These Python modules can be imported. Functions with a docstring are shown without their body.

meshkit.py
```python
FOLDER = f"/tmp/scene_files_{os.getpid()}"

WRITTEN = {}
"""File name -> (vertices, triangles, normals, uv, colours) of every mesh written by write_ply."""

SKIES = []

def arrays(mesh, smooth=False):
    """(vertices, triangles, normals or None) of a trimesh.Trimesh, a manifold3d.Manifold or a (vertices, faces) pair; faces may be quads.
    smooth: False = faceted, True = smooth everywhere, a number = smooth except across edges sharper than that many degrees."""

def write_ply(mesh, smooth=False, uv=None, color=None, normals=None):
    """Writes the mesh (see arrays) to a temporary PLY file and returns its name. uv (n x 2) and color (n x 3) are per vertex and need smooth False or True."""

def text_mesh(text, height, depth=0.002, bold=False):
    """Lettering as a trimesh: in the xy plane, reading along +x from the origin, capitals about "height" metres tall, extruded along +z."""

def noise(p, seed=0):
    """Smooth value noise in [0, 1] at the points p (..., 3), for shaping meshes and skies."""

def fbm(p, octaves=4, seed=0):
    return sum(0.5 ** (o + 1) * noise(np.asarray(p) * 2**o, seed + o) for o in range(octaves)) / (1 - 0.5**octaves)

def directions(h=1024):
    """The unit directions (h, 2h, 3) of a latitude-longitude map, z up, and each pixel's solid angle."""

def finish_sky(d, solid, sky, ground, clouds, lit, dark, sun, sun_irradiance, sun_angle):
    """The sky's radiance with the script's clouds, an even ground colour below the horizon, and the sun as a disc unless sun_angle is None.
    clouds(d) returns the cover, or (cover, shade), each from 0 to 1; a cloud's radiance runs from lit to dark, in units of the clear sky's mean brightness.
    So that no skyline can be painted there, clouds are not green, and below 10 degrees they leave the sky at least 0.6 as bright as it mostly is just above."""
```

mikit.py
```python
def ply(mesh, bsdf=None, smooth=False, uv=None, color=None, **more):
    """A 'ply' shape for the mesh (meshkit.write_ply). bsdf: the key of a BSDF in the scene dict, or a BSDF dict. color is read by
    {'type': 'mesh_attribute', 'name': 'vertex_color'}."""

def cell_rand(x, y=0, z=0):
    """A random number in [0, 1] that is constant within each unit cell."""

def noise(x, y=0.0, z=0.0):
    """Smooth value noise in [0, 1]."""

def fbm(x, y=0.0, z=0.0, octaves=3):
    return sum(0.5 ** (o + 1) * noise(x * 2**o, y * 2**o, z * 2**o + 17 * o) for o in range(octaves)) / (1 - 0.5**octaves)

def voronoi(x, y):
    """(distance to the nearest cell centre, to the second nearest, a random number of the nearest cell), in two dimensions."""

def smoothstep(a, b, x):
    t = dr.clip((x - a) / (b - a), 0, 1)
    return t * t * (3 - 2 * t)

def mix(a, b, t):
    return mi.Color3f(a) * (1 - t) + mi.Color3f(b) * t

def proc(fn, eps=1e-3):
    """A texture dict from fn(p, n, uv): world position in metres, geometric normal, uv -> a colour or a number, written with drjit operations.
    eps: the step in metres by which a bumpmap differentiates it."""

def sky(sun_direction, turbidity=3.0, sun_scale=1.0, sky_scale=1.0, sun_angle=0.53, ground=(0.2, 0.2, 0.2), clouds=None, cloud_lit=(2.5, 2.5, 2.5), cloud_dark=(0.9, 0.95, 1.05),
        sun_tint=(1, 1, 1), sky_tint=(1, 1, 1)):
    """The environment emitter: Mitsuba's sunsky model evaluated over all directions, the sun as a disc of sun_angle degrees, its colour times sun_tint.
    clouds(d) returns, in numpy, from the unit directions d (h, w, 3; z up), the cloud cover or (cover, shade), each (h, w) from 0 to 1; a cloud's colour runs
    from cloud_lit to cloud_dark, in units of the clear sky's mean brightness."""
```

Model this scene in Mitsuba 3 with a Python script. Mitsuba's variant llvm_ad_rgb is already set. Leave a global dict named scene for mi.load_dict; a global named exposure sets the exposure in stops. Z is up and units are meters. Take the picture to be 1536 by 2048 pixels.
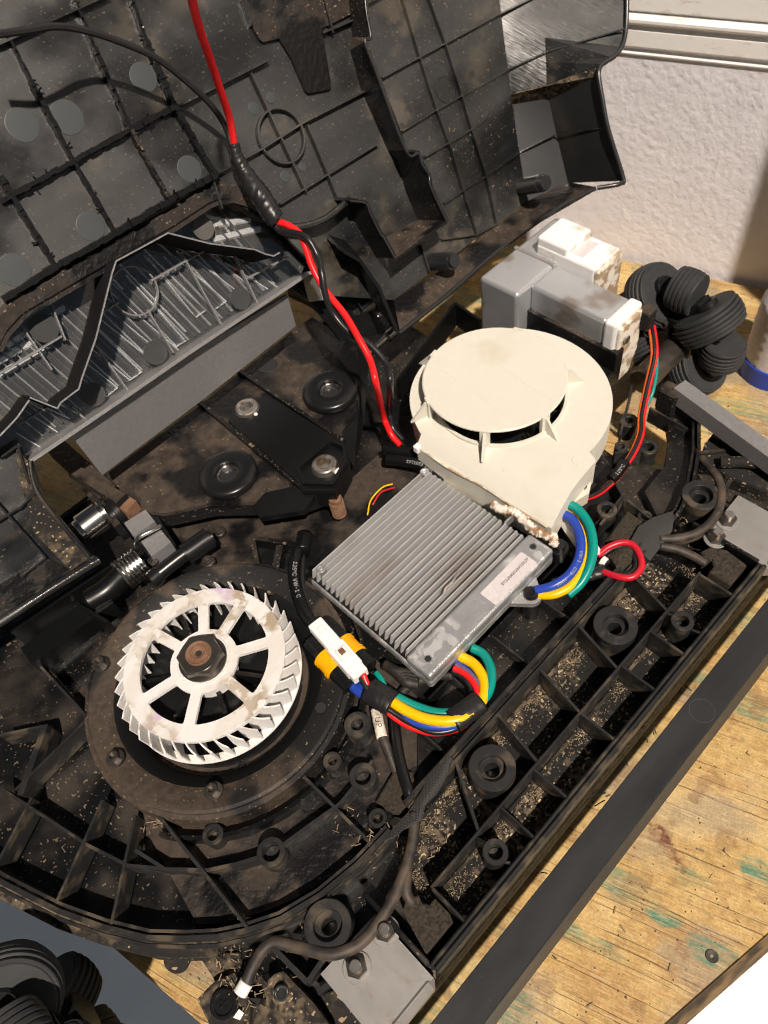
import math, numpy as np, trimesh, mitsuba as mi, drjit as dr
import mikit, meshkit
from mikit import ply, proc, noise, fbm, voronoi, cell_rand, smoothstep, mix
from shapely.geometry import Polygon, LineString, Point, MultiPolygon
from shapely.ops import unary_union
T4 = mi.ScalarTransform4f
rng = np.random.default_rng(7)
scene, labels = {'type': 'scene'}, {}

# ------------------------------------------------------------------ camera, light, exposure
CAM = np.array([0, 0, 0.6]); FW = np.array((0.3388,0.4796,-0.8094)); UP = np.array((0.6291,0.5243,0.574))
scene['camera'] = {'type': 'thinlens', 'fov': 53.3, 'fov_axis': 'x', 'near_clip': 0.02, 'far_clip': 60.0,
    'aperture_radius': 0.0011, 'focus_distance': 0.50,
    'to_world': T4().look_at(origin=CAM.tolist(), target=(CAM + FW).tolist(), up=UP.tolist())}
scene['sky_light'] = mikit.sky((-0.24, -0.60, 1.0), turbidity=3, sun_scale=1.0, sky_scale=0.13, sun_angle=1.4, sun_tint=(0.96, 1.0, 1.13), sky_tint=(1.22, 0.97, 0.74))
exposure = 1.88
ZB = -0.03

# ------------------------------------------------------------------ mesh helpers
def cat(*ms):
    flat = []
    for m in ms: flat += list(m) if isinstance(m, (list, tuple)) else [m]
    return trimesh.util.concatenate([trimesh.Trimesh(m.vertices, m.faces, process=False) for m in flat])
def hull(pts): return trimesh.convex.convex_hull(np.asarray(pts, float))
def bx(x0, x1, y0, y1, z0, z1, b=0.0008):
    b = min(b, (x1-x0)*.45, (y1-y0)*.45, (z1-z0)*.45); p = []
    for x, sx in ((x0, 1), (x1, -1)):
        for y, sy in ((y0, 1), (y1, -1)):
            for z, sz in ((z0, 1), (z1, -1)):
                p += [(x+sx*b, y+sy*b, z), (x+sx*b, y, z+sz*b), (x, y+sy*b, z+sz*b)]
    return hull(p)
def rbx(x0, x1, y0, y1, z0, z1, r):
    s = trimesh.creation.icosphere(2, r).vertices
    return hull(np.vstack([s + [x, y, z] for x in (x0+r, x1-r) for y in (y0+r, y1-r) for z in (z0+r, z1-r)]))
def prism(poly, z0, z1):
    gs = getattr(poly, 'geoms', [poly]); out = []
    for g in gs:
        if g.area > 1e-10:
            m = trimesh.creation.extrude_polygon(g, z1-z0, engine='earcut'); m.apply_translation([0, 0, z0]); out.append(m)
    return cat(out)
def cham(poly, z0, z1, c):
    """extruded convex-ish outline with a chamfered top edge"""
    return cat(prism(poly, z0, z1-c), prism(poly.buffer(-c*.45), z0, z1-c*.45), prism(poly.buffer(-c), z0, z1))
def wall(path, t, z0, z1, cap=2): return prism(LineString(path).buffer(t/2, cap_style=cap, join_style=1, quad_segs=3), z0, z1)
def lathe(prof, n=40): return trimesh.creation.revolve(np.asarray(prof, float), sections=n)
def cyl(r, z0, z1, n=28, c=0.0006):
    c = min(c, r*.3, (z1-z0)*.3)
    return lathe([(0, z0), (r-c, z0), (r, z0+c), (r, z1-c), (r-c, z1), (0, z1)], n)
def pipe(r, ri, z0, z1, n=28, c=0.0005): return lathe([(ri, z0), (r, z0), (r, z1-c), (r-c, z1), (ri+c, z1), (ri, z1-c), (ri, z0)], n)
def frame(o, z, x=None):
    z = np.asarray(z, float); z = z/np.linalg.norm(z)
    x = np.asarray(x if x is not None else ((1, 0, 0) if abs(z[0]) < .9 else (0, 1, 0)), float)
    x = x - z*(x@z); x /= np.linalg.norm(x); M = np.eye(4)
    M[:3, 0], M[:3, 1], M[:3, 2], M[:3, 3] = x, np.cross(z, x), z, o
    return M
def put(m, o, z=(0, 0, 1), x=None):
    m = m.copy(); m.apply_transform(frame(o, z, x)); return m
def mv(m, x, y, z=0): m = m.copy(); m.apply_translation([x, y, z]); return m
def bar(p, q, w, h, up=(0, 0, 1), base=0.0, taper=.8, h2=None):
    p, q, up = (np.asarray(a, float) for a in (p, q, up)); up = up/np.linalg.norm(up)
    d = q-p; d = d/np.linalg.norm(d); s = np.cross(d, up); s /= np.linalg.norm(s); h2 = h if h2 is None else h2
    pts = []
    for e, hh in ((p, h), (q, h2)):
        for k in (-1, 1): pts += [e+up*base+s*k*w/2, e+up*hh+s*k*w/2*taper]
    return hull(pts)
def bars(path, w, h, up=(0, 0, 1), base=0.0): return cat([bar(path[i], path[i+1], w, h, up, base, 1.0) for i in range(len(path)-1)])
def ragged(p, q, w, h, up, n=14, seed=0):
    r = np.random.default_rng(seed); p, q, up = (np.asarray(a, float) for a in (p, q, up)); out = []
    side = np.cross((q-p)/np.linalg.norm(q-p), up)
    for i in range(n):
        a, b = p+(q-p)*i/n, p+(q-p)*(i+1.15)/n; o = side*(r.random()-.5)*w*.22
        out.append(bar(a+o, b+o*.6, w*(.85+.5*r.random()), h*(.7+.5*r.random()), up))
        if r.random() < .55:
            c = a+side*w*(.5 if r.random() < .5 else -.5)+up*h*.4; v = side*(r.random()-.5)*2+up*(r.random()+.1)+(q-p)/np.linalg.norm(q-p)*(r.random()-.5)
            out.append(bar(c, c+v/np.linalg.norm(v)*(.0015+.003*r.random()), .0012, .0012, up+.3*side))
    return cat(out)
def spline(pts, n=10):
    p = np.asarray(pts, float); p = np.vstack([2*p[0]-p[1], p, 2*p[-1]-p[-2]]); out = []
    for i in range(1, len(p)-2):
        for t in np.linspace(0, 1, n, endpoint=False):
            a, b, c, d = p[i-1], p[i], p[i+1], p[i+2]
            out.append(.5*(2*b+(c-a)*t+(2*a-5*b+4*c-d)*t*t+(3*b-a-3*c+d)*t**3))
    return np.array(out+[p[-2]])
def sweep(path, rad, sides=12, wob=0, seed=0, flat=1.0):
    p = np.asarray(path, float); n = len(p); t = np.gradient(p, axis=0); t /= np.linalg.norm(t, axis=1, keepdims=True)+1e-12
    a = np.cross(t[0], (0, 0, 1.)); a = a if np.linalg.norm(a) > .05 else np.cross(t[0], (1., 0, 0)); A = []
    for i in range(n):
        a = a-t[i]*(a@t[i]); a /= np.linalg.norm(a); A.append(a)
    A = np.array(A); B = np.cross(t, A); ang = np.arange(sides)*2*np.pi/sides; r = np.broadcast_to(rad, (n,))[:, None]*np.ones((1, sides))
    if wob: r = r*(1+wob*(np.random.default_rng(seed).random((n, sides))-.5))
    v = p[:, None]+r[..., None]*(np.cos(ang)[None, :, None]*A[:, None]+flat*np.sin(ang)[None, :, None]*B[:, None])
    v = np.vstack([v.reshape(-1, 3), p[:1], p[-1:]]); f = []
    for i in range(n-1):
        for j in range(sides):
            k = (j+1) % sides; a0, a1, b0, b1 = i*sides+j, i*sides+k, (i+1)*sides+j, (i+1)*sides+k; f += [(a0, b1, a1), (a0, b0, b1)]
    for j in range(sides):
        k = (j+1) % sides; f += [(n*sides, j, k), (n*sides+1, (n-1)*sides+k, (n-1)*sides+j)]
    m = trimesh.Trimesh(v, f, process=False); m.fix_normals(); return m
def tube(pts, r, sides=12, n=8): return sweep(spline(pts, n), r, sides)
def quadgrid(rows, t=0.003):
    """surface through a grid of points with thickness t, away from the viewer side"""
    g = np.asarray(rows, float); a, b = g.shape[:2]; v = g.reshape(-1, 3); f = []
    for i in range(a-1):
        for j in range(b-1):
            k = i*b+j; f += [(k, k+1, k+b+1), (k, k+b+1, k+b)]
    m = trimesh.Trimesh(v, f, process=False); nrm = m.vertex_normals
    if (nrm.mean(0) @ (CAM-v.mean(0))) < 0: m.invert(); nrm = -nrm
    lo = v-nrm*t; N = len(v); edge = [j for j in range(b)]+[i*b+b-1 for i in range(1, a)]+[(a-1)*b+j for j in range(b-2, -1, -1)]+[i*b for i in range(a-2, 0, -1)]
    f2 = m.faces[:, ::-1]+N; sd = []
    for i, e in enumerate(edge):
        h = edge[(i+1) % len(edge)]; sd += [(e, h, h+N), (e, h+N, e+N)]
    r = trimesh.Trimesh(np.vstack([v, lo]), np.vstack([m.faces, f2, sd]), process=False); r.fix_normals(); return r
def text(s, h, depth=0.0002, bold=False):
    m = meshkit.text_mesh(s, h, depth, bold); return m
def text_tube(s, path, r, h, ang, start=0.1):
    """lettering wrapped on a round cable: runs along the path, centred at angle ang round it"""
    m = meshkit.text_mesh(s, h, 0.00012); p = np.asarray(path, float); L = np.r_[0, np.cumsum(np.linalg.norm(np.diff(p, axis=0), axis=1))]
    v = m.vertices.copy(); x = np.clip(v[:, 0]+start*L[-1], 0, L[-1]); pos = np.stack([np.interp(x, L, p[:, k]) for k in range(3)], 1)
    tg = np.gradient(p, axis=0); tg = np.stack([np.interp(x, L, tg[:, k]) for k in range(3)], 1); tg /= np.linalg.norm(tg, axis=1, keepdims=True)
    vw = CAM-pos; vw -= tg*(vw*tg).sum(1, keepdims=True); vw /= np.linalg.norm(vw, axis=1, keepdims=True); sd = np.cross(vw, tg)
    th = (v[:, 1]-h/2)/r+ang; rr = r+v[:, 2]+.00005
    m.vertices = pos+rr[:, None]*(np.cos(th)[:, None]*vw+np.sin(th)[:, None]*sd); return m

# ------------------------------------------------------------------ registry
used = {}
def key_of(base):
    n = used.get(base, 0); used[base] = n+1
    return base if n == 0 else '%s_%03d' % (base, n)
def thing(name, label, category, group=None, kind=None):
    k = key_of(name); labels[k] = {'label': label, 'category': category}
    if group: labels[k]['group'] = group
    if kind: labels[k]['kind'] = kind
    return k
def part(parent, name, mesh, mat, smooth=30, label=None, kind=None):
    k = key_of(parent+'__'+name); scene[k] = ply(mesh, mat, smooth)
    if label or kind: labels[k] = {}
    if label: labels[k]['label'] = label
    if kind: labels[k]['kind'] = kind
    return k
def one(name, label, category, mesh, mat, smooth=30, group=None, kind=None):
    k = thing(name, label, category, group, kind); scene[k] = ply(mesh, mat, smooth); return k
def struct(name, mesh, mat, smooth=False): scene[name] = ply(mesh, mat, smooth); labels[name] = {'label': name.replace('_', ' '), 'kind': 'structure'}

# ------------------------------------------------------------------ materials
def rgb(c): return {'type': 'rgb', 'value': list(c)}
def pr(name, base, rough, metal=0.0, spec=0.5, bump=None, bscale=0.0, eps=2e-4, **more):
    d = {'type': 'principled', 'base_color': rgb(base) if isinstance(base, tuple) else proc(base), 'roughness': float(rough) if not callable(rough) else proc(rough),
         'metallic': float(metal), 'specular': float(spec), **more}
    if bump: d = {'type': 'bumpmap', 'nested_texture': proc(bump, eps), 'scale': float(bscale), 'bsdf': d}
    scene[name] = {'type': 'twosided', 'bsdf': d}
def specks(p, s, th): return smoothstep(th, th+.06, noise(p.x*s, p.y*s, p.z*s))
def dust_mask(p, n, lo, hi, s=38.):
    up = smoothstep(.15, .95, dr.abs(n.z))
    f = fbm(p.x*s, p.y*s, p.z*s, 4)
    return up*smoothstep(lo, hi, f)
def f_black(p, n, uv):
    m = dust_mask(p, n, .42, .85); c = mix((.0045, .0050, .0055), (.060, .045, .033), m*.5)
    fl = specks(p, 620., .80)*smoothstep(.3, .6, fbm(p.x*22, p.y*22, p.z*22, 3))*smoothstep(.2, .9, dr.abs(n.z))
    return mix(c, (.26, .20, .13), fl*.6)
def f_black_r(p, n, uv): return .26+.35*dust_mask(p, n, .40, .80)+.08*fbm(p.x*80, p.y*80, p.z*80, 2)
def f_brown(p, n, uv):
    f = fbm(p.x*30, p.y*30, p.z*30, 4); g = fbm(p.x*170, p.y*170, p.z*170, 3); m = smoothstep(.44, .60, f)
    c = mix((.0045, .0045, .005), (.080, .058, .041), m*(.10+.80*g)*smoothstep(.1, .9, dr.abs(n.z)))
    return mix(c, (.30, .22, .15), specks(p, 560., .82)*.6*m)
def f_ring(p, n, uv):
    f = fbm(p.x*24+5.3, p.y*24+1.7, 2., 4); g = fbm(p.x*260, p.y*260, p.z*260, 3)
    c = mix((.006, .006, .0065), (.080, .058, .041), smoothstep(.44, .58, f)*(.2+.8*g)); return mix(c, (.30, .24, .16), specks(p, 640., .83)*.5)
def f_heavy(p, n, uv):
    f = fbm(p.x*26, p.y*26, p.z*26, 4); g = fbm(p.x*240, p.y*240, p.z*240, 3)
    c = mix((.016, .015, .014), (.15, .115, .075), smoothstep(.35, .65, f)*smoothstep(.3, .75, g))
    return mix(c, (.38, .29, .17), specks(p, 520., .78)*.8)
def f_cell(p, n, uv):
    f = fbm(p.x*45, p.y*45, p.z*45, 4); g = fbm(p.x*420, p.y*420, p.z*420, 3)
    c = mix((.010, .010, .010), (.15, .115, .078), smoothstep(.42, .66, f)*smoothstep(.36, .72, g)*.85); return mix(c, (.45, .36, .22), specks(p, 640., .80)*smoothstep(.35, .6, f))
def f_cover(p, n, uv):
    f = fbm(p.x*17, p.y*17, p.z*17, 4); g = fbm(p.x*9+3, p.y*40, p.z*40, 3)
    c = mix((.005, .0055, .006), (.017, .018, .018), smoothstep(.35, .7, g)); c = mix(c, (.065, .055, .040), smoothstep(.50, .72, f)*smoothstep(.38, .6, fbm(p.x*60, p.y*60, p.z*60, 3))*.8)
    return mix(c, (.20, .17, .11), specks(p, 620., .84)*.35)
def f_cover_b(p, n, uv):
    a = p.x*1.3+p.z; b = p.x-p.z*1.1
    return fbm(a*1300, b*60, p.y*60, 2)+.5*fbm(p.x*70, p.y*70, p.z*70, 3)
def f_grain(s): return lambda p, n, uv: fbm(p.x*s, p.y*s, p.z*s, 3)
g300, g900 = f_grain(300.), f_grain(900.)
pr('m_black', f_black, f_black_r, spec=.45, bump=g900, bscale=.00006)
pr('m_brown', f_brown, lambda p, n, uv: .38+.42*smoothstep(.42, .60, fbm(p.x*30, p.y*30, p.z*30, 4)), spec=.4, bump=g300, bscale=.0007)
pr('m_cellfloor', f_cell, .85, spec=.3, bump=g300, bscale=.0008)
pr('m_heavy', f_heavy, .85, spec=.3, bump=g300, bscale=.0008)
pr('m_ring', f_ring, .62, spec=.4, bump=g900, bscale=.0002)
pr('m_gloss', (.008, .0085, .009), .28)
pr('m_rib', lambda p, n, uv: mix(mix((.009, .0095, .010), (.024, .0245, .025), fbm(p.x*90, p.y*90, p.z*90, 3)), (.12, .095, .066), smoothstep(.50, .74, fbm(p.x*75, p.y*75, p.z*75, 4))*.6), .40, spec=.45)
pr('m_satin', (.0045, .005, .0055), .32, spec=.4)
pr('m_matt', (.008, .008, .0085), .8, spec=.12)
pr('m_can', lambda p, n, uv: mix(mix((.48, .50, .52), (.60, .62, .64), fbm(p.x*25, p.y*25, p.z*25, 3)), (.26, .19, .14), smoothstep(.56, .74, fbm(p.x*34+2, p.y*34, p.z*34, 4))*.7), .34, metal=.65)
pr('m_rubber', (.010, .010, .010), .5)
pr('m_cover', f_cover, lambda p, n, uv: .20+.38*smoothstep(.34, .62, fbm(p.x*11+4, p.y*11, p.z*11, 4))+.10*fbm(p.x*200, p.y*200, p.z*200, 2), spec=1.0, bump=f_cover_b, bscale=.00017)
pr('m_cover_clean', (.018, .0195, .021), .28, spec=.55)
pr('m_mark', (.045, .052, .055), .45)
pr('m_smoke', lambda p, n, uv: mix((.045, .047, .048), (.10, .096, .088), smoothstep(.45, .75, fbm(p.x*30, p.y*30, p.z*30, 4))), .3)
scene['m_pane'] = {'type': 'thindielectric', 'int_ior': 1.5}
pr('m_smoke_bar', (.16, .165, .168), .22, metal=.3)
pr('m_prism', (.74, .76, .77), .32, metal=.45)
def f_alu(p, n, uv):
    f = fbm(p.x*40, p.y*40, p.z*40, 4); g = fbm(p.x*160+9, p.y*160, p.z*160, 3)
    c = mix((.46, .47, .475), (.78, .78, .775), smoothstep(.38, .62, f)*smoothstep(.42, .55, g)); return mix(c, (.30, .23, .15), smoothstep(.60, .72, fbm(p.x*24+5, p.y*24, p.z*24, 3))*.8)
pr('m_alu', f_alu, lambda p, n, uv: .32+.25*fbm(p.x*120, p.y*120, p.z*120, 3), metal=.75, bump=g900, bscale=.0003)
pr('m_fin', lambda p, n, uv: mix(mix((.44, .445, .45), (.58, .58, .575), fbm(p.x*30, p.y*200, p.z*200, 3)), (.30, .22, .16), smoothstep(.60, .78, fbm(p.x*22, p.y*22+3, p.z*22, 3))*.4), .34, metal=.35, bump=g900, bscale=.00008)
pr('m_zinc', lambda p, n, uv: mix(mix((.23, .225, .215), (.33, .32, .305), fbm(p.x*50, p.y*50, p.z*50, 4)), (.20, .15, .10), smoothstep(.60, .75, fbm(p.x*90, p.y*90, p.z*90, 3))*.6), lambda p, n, uv: .35+.25*fbm(p.x*300, p.y*40, p.z*40, 3), metal=.35, bump=g900, bscale=.0001)
pr('m_plate', lambda p, n, uv: mix((.20, .20, .205), (.27, .27, .275), fbm(p.x*500, p.y*500, p.z*500, 3)), .42, metal=.35, bump=g900, bscale=.0003)
pr('m_steel', (.55, .54, .51), .22, metal=1.0)
pr('m_bolt', lambda p, n, uv: mix((.50, .48, .44), (.28, .22, .16), smoothstep(.4, .7, fbm(p.x*150, p.y*150, p.z*150, 3))), .3, metal=.9)
pr('m_dark_steel', lambda p, n, uv: mix((.06, .057, .054), (.17, .15, .13), fbm(p.x*140, p.y*140, p.z*140, 3)), .33, metal=.8)
pr('m_rust', lambda p, n, uv: mix((.10, .045, .022), (.24, .14, .085), fbm(p.x*220, p.y*220, p.z*220, 3)), .8)
def f_imp(p, n, uv):
    f = fbm(p.x*34, p.y*34, p.z*34, 4); g = fbm(p.x*14+p.y*30, p.y*90-p.x*40, p.z*20, 3); top = smoothstep(.5, .9, n.z)
    c = mix((.66, .655, .64), (.34, .28, .20), top*smoothstep(.50, .64, f)*smoothstep(.42, .56, fbm(p.x*160, p.y*160, p.z*160, 3))); c = mix(c, (.52, .48, .41), top*smoothstep(.42, .6, g)*.4)
    return mix(c, (.46, .30, .55), top*smoothstep(.70, .80, fbm(p.x*40+7, p.y*40-3, p.z*30, 3))*.6)
pr('m_impeller', f_imp, .6, bump=f_grain(700.), bscale=.0006)
def f_cream(p, n, uv):
    f = fbm(p.x*18, p.y*18, p.z*18, 4); return mix(mix((.60, .585, .51), (.48, .43, .32), smoothstep(.54, .75, f)*.55), (.16, .13, .10), smoothstep(.962, .98, noise(p.x*360, p.y*360, p.z*360))*.8)
pr('m_cream', f_cream, .38, spec=.45, bump=g300, bscale=.00012)
pr('m_cream_dirty', lambda p, n, uv: mix((.70, .64, .50), (.38, .28, .18), smoothstep(.40, .62, fbm(p.x*120, p.y*120, p.z*120, 3))), .6)
pr('m_white', lambda p, n, uv: mix((.76, .76, .75), (.45, .36, .26), smoothstep(.60, .78, fbm(p.x*70, p.y*70, p.z*70, 4))*.7), .35)
pr('m_white_dirty', lambda p, n, uv: mix((.66, .62, .54), (.33, .24, .15), smoothstep(.42, .62, fbm(p.x*110, p.y*110, p.z*110, 4))), .7, bump=g300, bscale=.001)
pr('m_glue', lambda p, n, uv: mix((.72, .68, .60), (.30, .17, .09), smoothstep(.42, .62, fbm(p.x*160, p.y*160, p.z*160, 3))), .45)
pr('m_sticker', lambda p, n, uv: mix((.62, .58, .59), (.50, .46, .47), fbm(p.x*400, p.y*400, p.z*400, 2)), .6)
pr('m_ink', (.015, .015, .017), .5)
pr('m_print', (.33, .33, .33), .6)
for nm, c in dict(red=(.72, .012, .014), black=(.012, .012, .0125), blue=(.018, .055, .36), teal=(.0, .24, .20), yellow=(.78, .47, .0), orange=(.80, .12, .015), violet=(.10, .09, .20), crimson=(.50, .01, .025), amber=(.80, .36, .0)).items(): pr('m_w_'+nm, c, .33, spec=.45)
pr('m_cable_dusty', lambda p, n, uv: mix((.014, .013, .012), (.085, .062, .045), smoothstep(.35, .7, fbm(p.x*60, p.y*60, p.z*60, 4))), .6)
pr('m_tape', (.012, .012, .013), .38)
pr('m_cloth_tape', (.045, .044, .043), .75, bump=lambda p, n, uv: dr.sin(p.x*4200)*dr.sin(p.y*4200), bscale=.00025, eps=5e-5)
pr('m_foam', lambda p, n, uv: mix((.020, .018, .015), (.075, .062, .048), fbm(p.x*700, p.y*700, p.z*700, 2)), .95, spec=.1, bump=f_grain(800.), bscale=.0025)
pr('m_roller', lambda p, n, uv: mix((.020, .022, .024), (.036, .038, .040), fbm(p.x*90, p.y*90, p.z*90, 3)), .62, spec=.35)
pr('m_chip', lambda p, n, uv: mix((.12, .085, .050), (.38, .295, .18), noise(p.x*300, p.y*300, p.z*300)), .8)
pr('m_bar', lambda p, n, uv: mix(mix((.007, .008, .0095), (.021, .0225, .0245), fbm(p.x*18, p.y*140, p.z*50, 4)), (.12, .12, .12), specks(p, 700., .90)*.5), lambda p, n, uv: .30+.3*fbm(p.x*22, p.y*60, p.z*60, 4), bump=lambda p, n, uv: fbm(p.x*120, p.y*1500, p.z*1500, 2), bscale=.00004)
pr('m_lip_lit', (.26, .20, .11), .7)  # yellow-tan tone puts the sun caught by the lip into its colour
GA = math.radians(-70.5); GC, GS = math.cos(GA), math.sin(GA)
def f_wood(p, n, uv):
    u = p.x*GC+p.y*GS; v = -p.x*GS+p.y*GC; w = v+.003*(fbm(u*14, v*30, 0, 2)-.5)
    broad = fbm(u*10, w*34, 1.5, 4); fine = fbm(u*70, w*900, 2.5, 3); mott = fbm(p.x*150, p.y*150, 1., 4)
    c = mix((.38, .235, .085), (.53, .37, .145), smoothstep(.25, .75, fine)*.5+smoothstep(.3, .7, mott)*.5); c = mix(c, (.34, .19, .070), smoothstep(.46, .72, broad)*.6)
    c = mix(c, (.62, .47, .22), smoothstep(.52, .75, fbm(u*13+9, w*24, 3., 4))*.55)
    for k, (fr, hi) in enumerate(((330., .55), (190., .62))):
        cell = dr.floor(w*fr); x = dr.abs(w*fr-cell-.5+.25*(fbm(u*30, cell*3.1, 5., 2)-.5))
        c = mix(c, (.09, .055, .025), smoothstep(hi, hi+.06, cell_rand(cell, 3+k, 1))*(1-smoothstep(.03, .15, x))*smoothstep(.45, .62, noise(u*(16-5*k), cell*7.3, 2.))*.8)
    gz = smoothstep(.50, .66, fbm(u*12+4, w*30+2, 7., 4)); c = mix(c, (.07, .20, .13), gz*smoothstep(.48, .66, fbm(u*24, w*520, 9., 3))*.75)
    c = mix(c, (.30, .28, .13), gz*.35)
    c = mix(c, (.27, .22, .16), smoothstep(.52, .74, fbm(u*18+20, w*24, 11., 4))*.6); c = mix(c, (.20, .10, .045), smoothstep(.60, .72, fbm(p.x*60+3, p.y*60, 8., 4))*.45)
    def blot(x, y, rx, ry, a):
        ca, sa = math.cos(a), math.sin(a); dx, dy = p.x-x, p.y-y; q = dr.square((dx*ca+dy*sa)/rx)+dr.square((-dx*sa+dy*ca)/ry)
        return 1-smoothstep(.2, 1.3, q+1.6*(fbm(p.x*110, p.y*110, 4., 4)-.5))
    sx, sy = (0.187,0.0016,-0.03)[:2]; s = blot(sx, sy, .032, .0058, A_ST); c = mix(c, (.16, .07, .04), s*(.25+.75*smoothstep(.35, .6, fbm(p.x*260, p.y*260, 1., 3))))
    st = smoothstep(.38, .60, fbm(u*30, w*380, 9., 3))
    for (x, y, *_), rx, ry, al in (((0.1463,-0.0657,-0.03), .022, .010, .75), ((0.2121,-0.0613,-0.03), .014, .010, .9), ((0.1376,0.0097,-0.03), .034, .012, .6), ((0.157,0.1063,-0.03), .012, .012, .9), ((0.0216,0.0259,-0.03), .03, .02, .5), ((0.1426,-0.0308,-0.03), .014, .006, .8), ((0.0924,0.0008,-0.03), .03, .006, .7)):
        c = mix(c, (.035, .19, .13), blot(x, y, rx, ry, GA)*al*(.25+.75*st))
    c = c*(.72+.56*fbm(p.x*900, p.y*900, 2., 3)); c = mix(c, (.62, .50, .28), smoothstep(.60, .78, fbm(u*120, w*1500, 6., 2))*.35)
    return mix(c, (.04, .03, .02), smoothstep(.94, .955, noise(p.x*360, p.y*360, 3.))*.9)
A_ST = math.atan2((0.1729,-0.0201,-0.03)[1]-(0.1869,0.0132,-0.03)[1], (0.1729,-0.0201,-0.03)[0]-(0.1869,0.0132,-0.03)[0])
pr('m_wood', f_wood, .55, spec=.3, bump=lambda p, n, uv: fbm((p.x*GC+p.y*GS)*60, (-p.x*GS+p.y*GC)*700, p.z*300, 3), bscale=.0005)
pr('m_plaster', lambda p, n, uv: mix((.70, .69, .725), (.77, .76, .79), fbm(p.x*30, p.y*30, p.z*30, 4)), .8, spec=.2, bump=lambda p, n, uv: fbm(p.y*190, p.z*190, p.x*190, 3)+.5*fbm(p.y*60, p.z*60, 3, 2), bscale=.0011, eps=6e-4)
pr('m_trim', lambda p, n, uv: mix((.85, .84, .81), (.45, .38, .28), smoothstep(.60, .8, fbm(p.y*70, p.z*220, p.x*70, 4))*.5), .45)
pr('m_edge', lambda p, n, uv: mix((.035, .024, .012), (.15, .095, .040), smoothstep(.35, .7, fbm(p.x*60, p.y*60, p.z*200, 4))), .6)  # mottled dark brown for the front edge strip
pr('m_floor', lambda p, n, uv: mix((.030, .042, .058), (.042, .056, .074), fbm(p.x*7, p.y*7, 0, 4)), .7)  # dark blue-grey albedo stands in for shade lying over the floor
pr('m_sheet', (.86, .86, .85), .6)
pr('m_pale_wood', (.45, .34, .22), .7)

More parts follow.
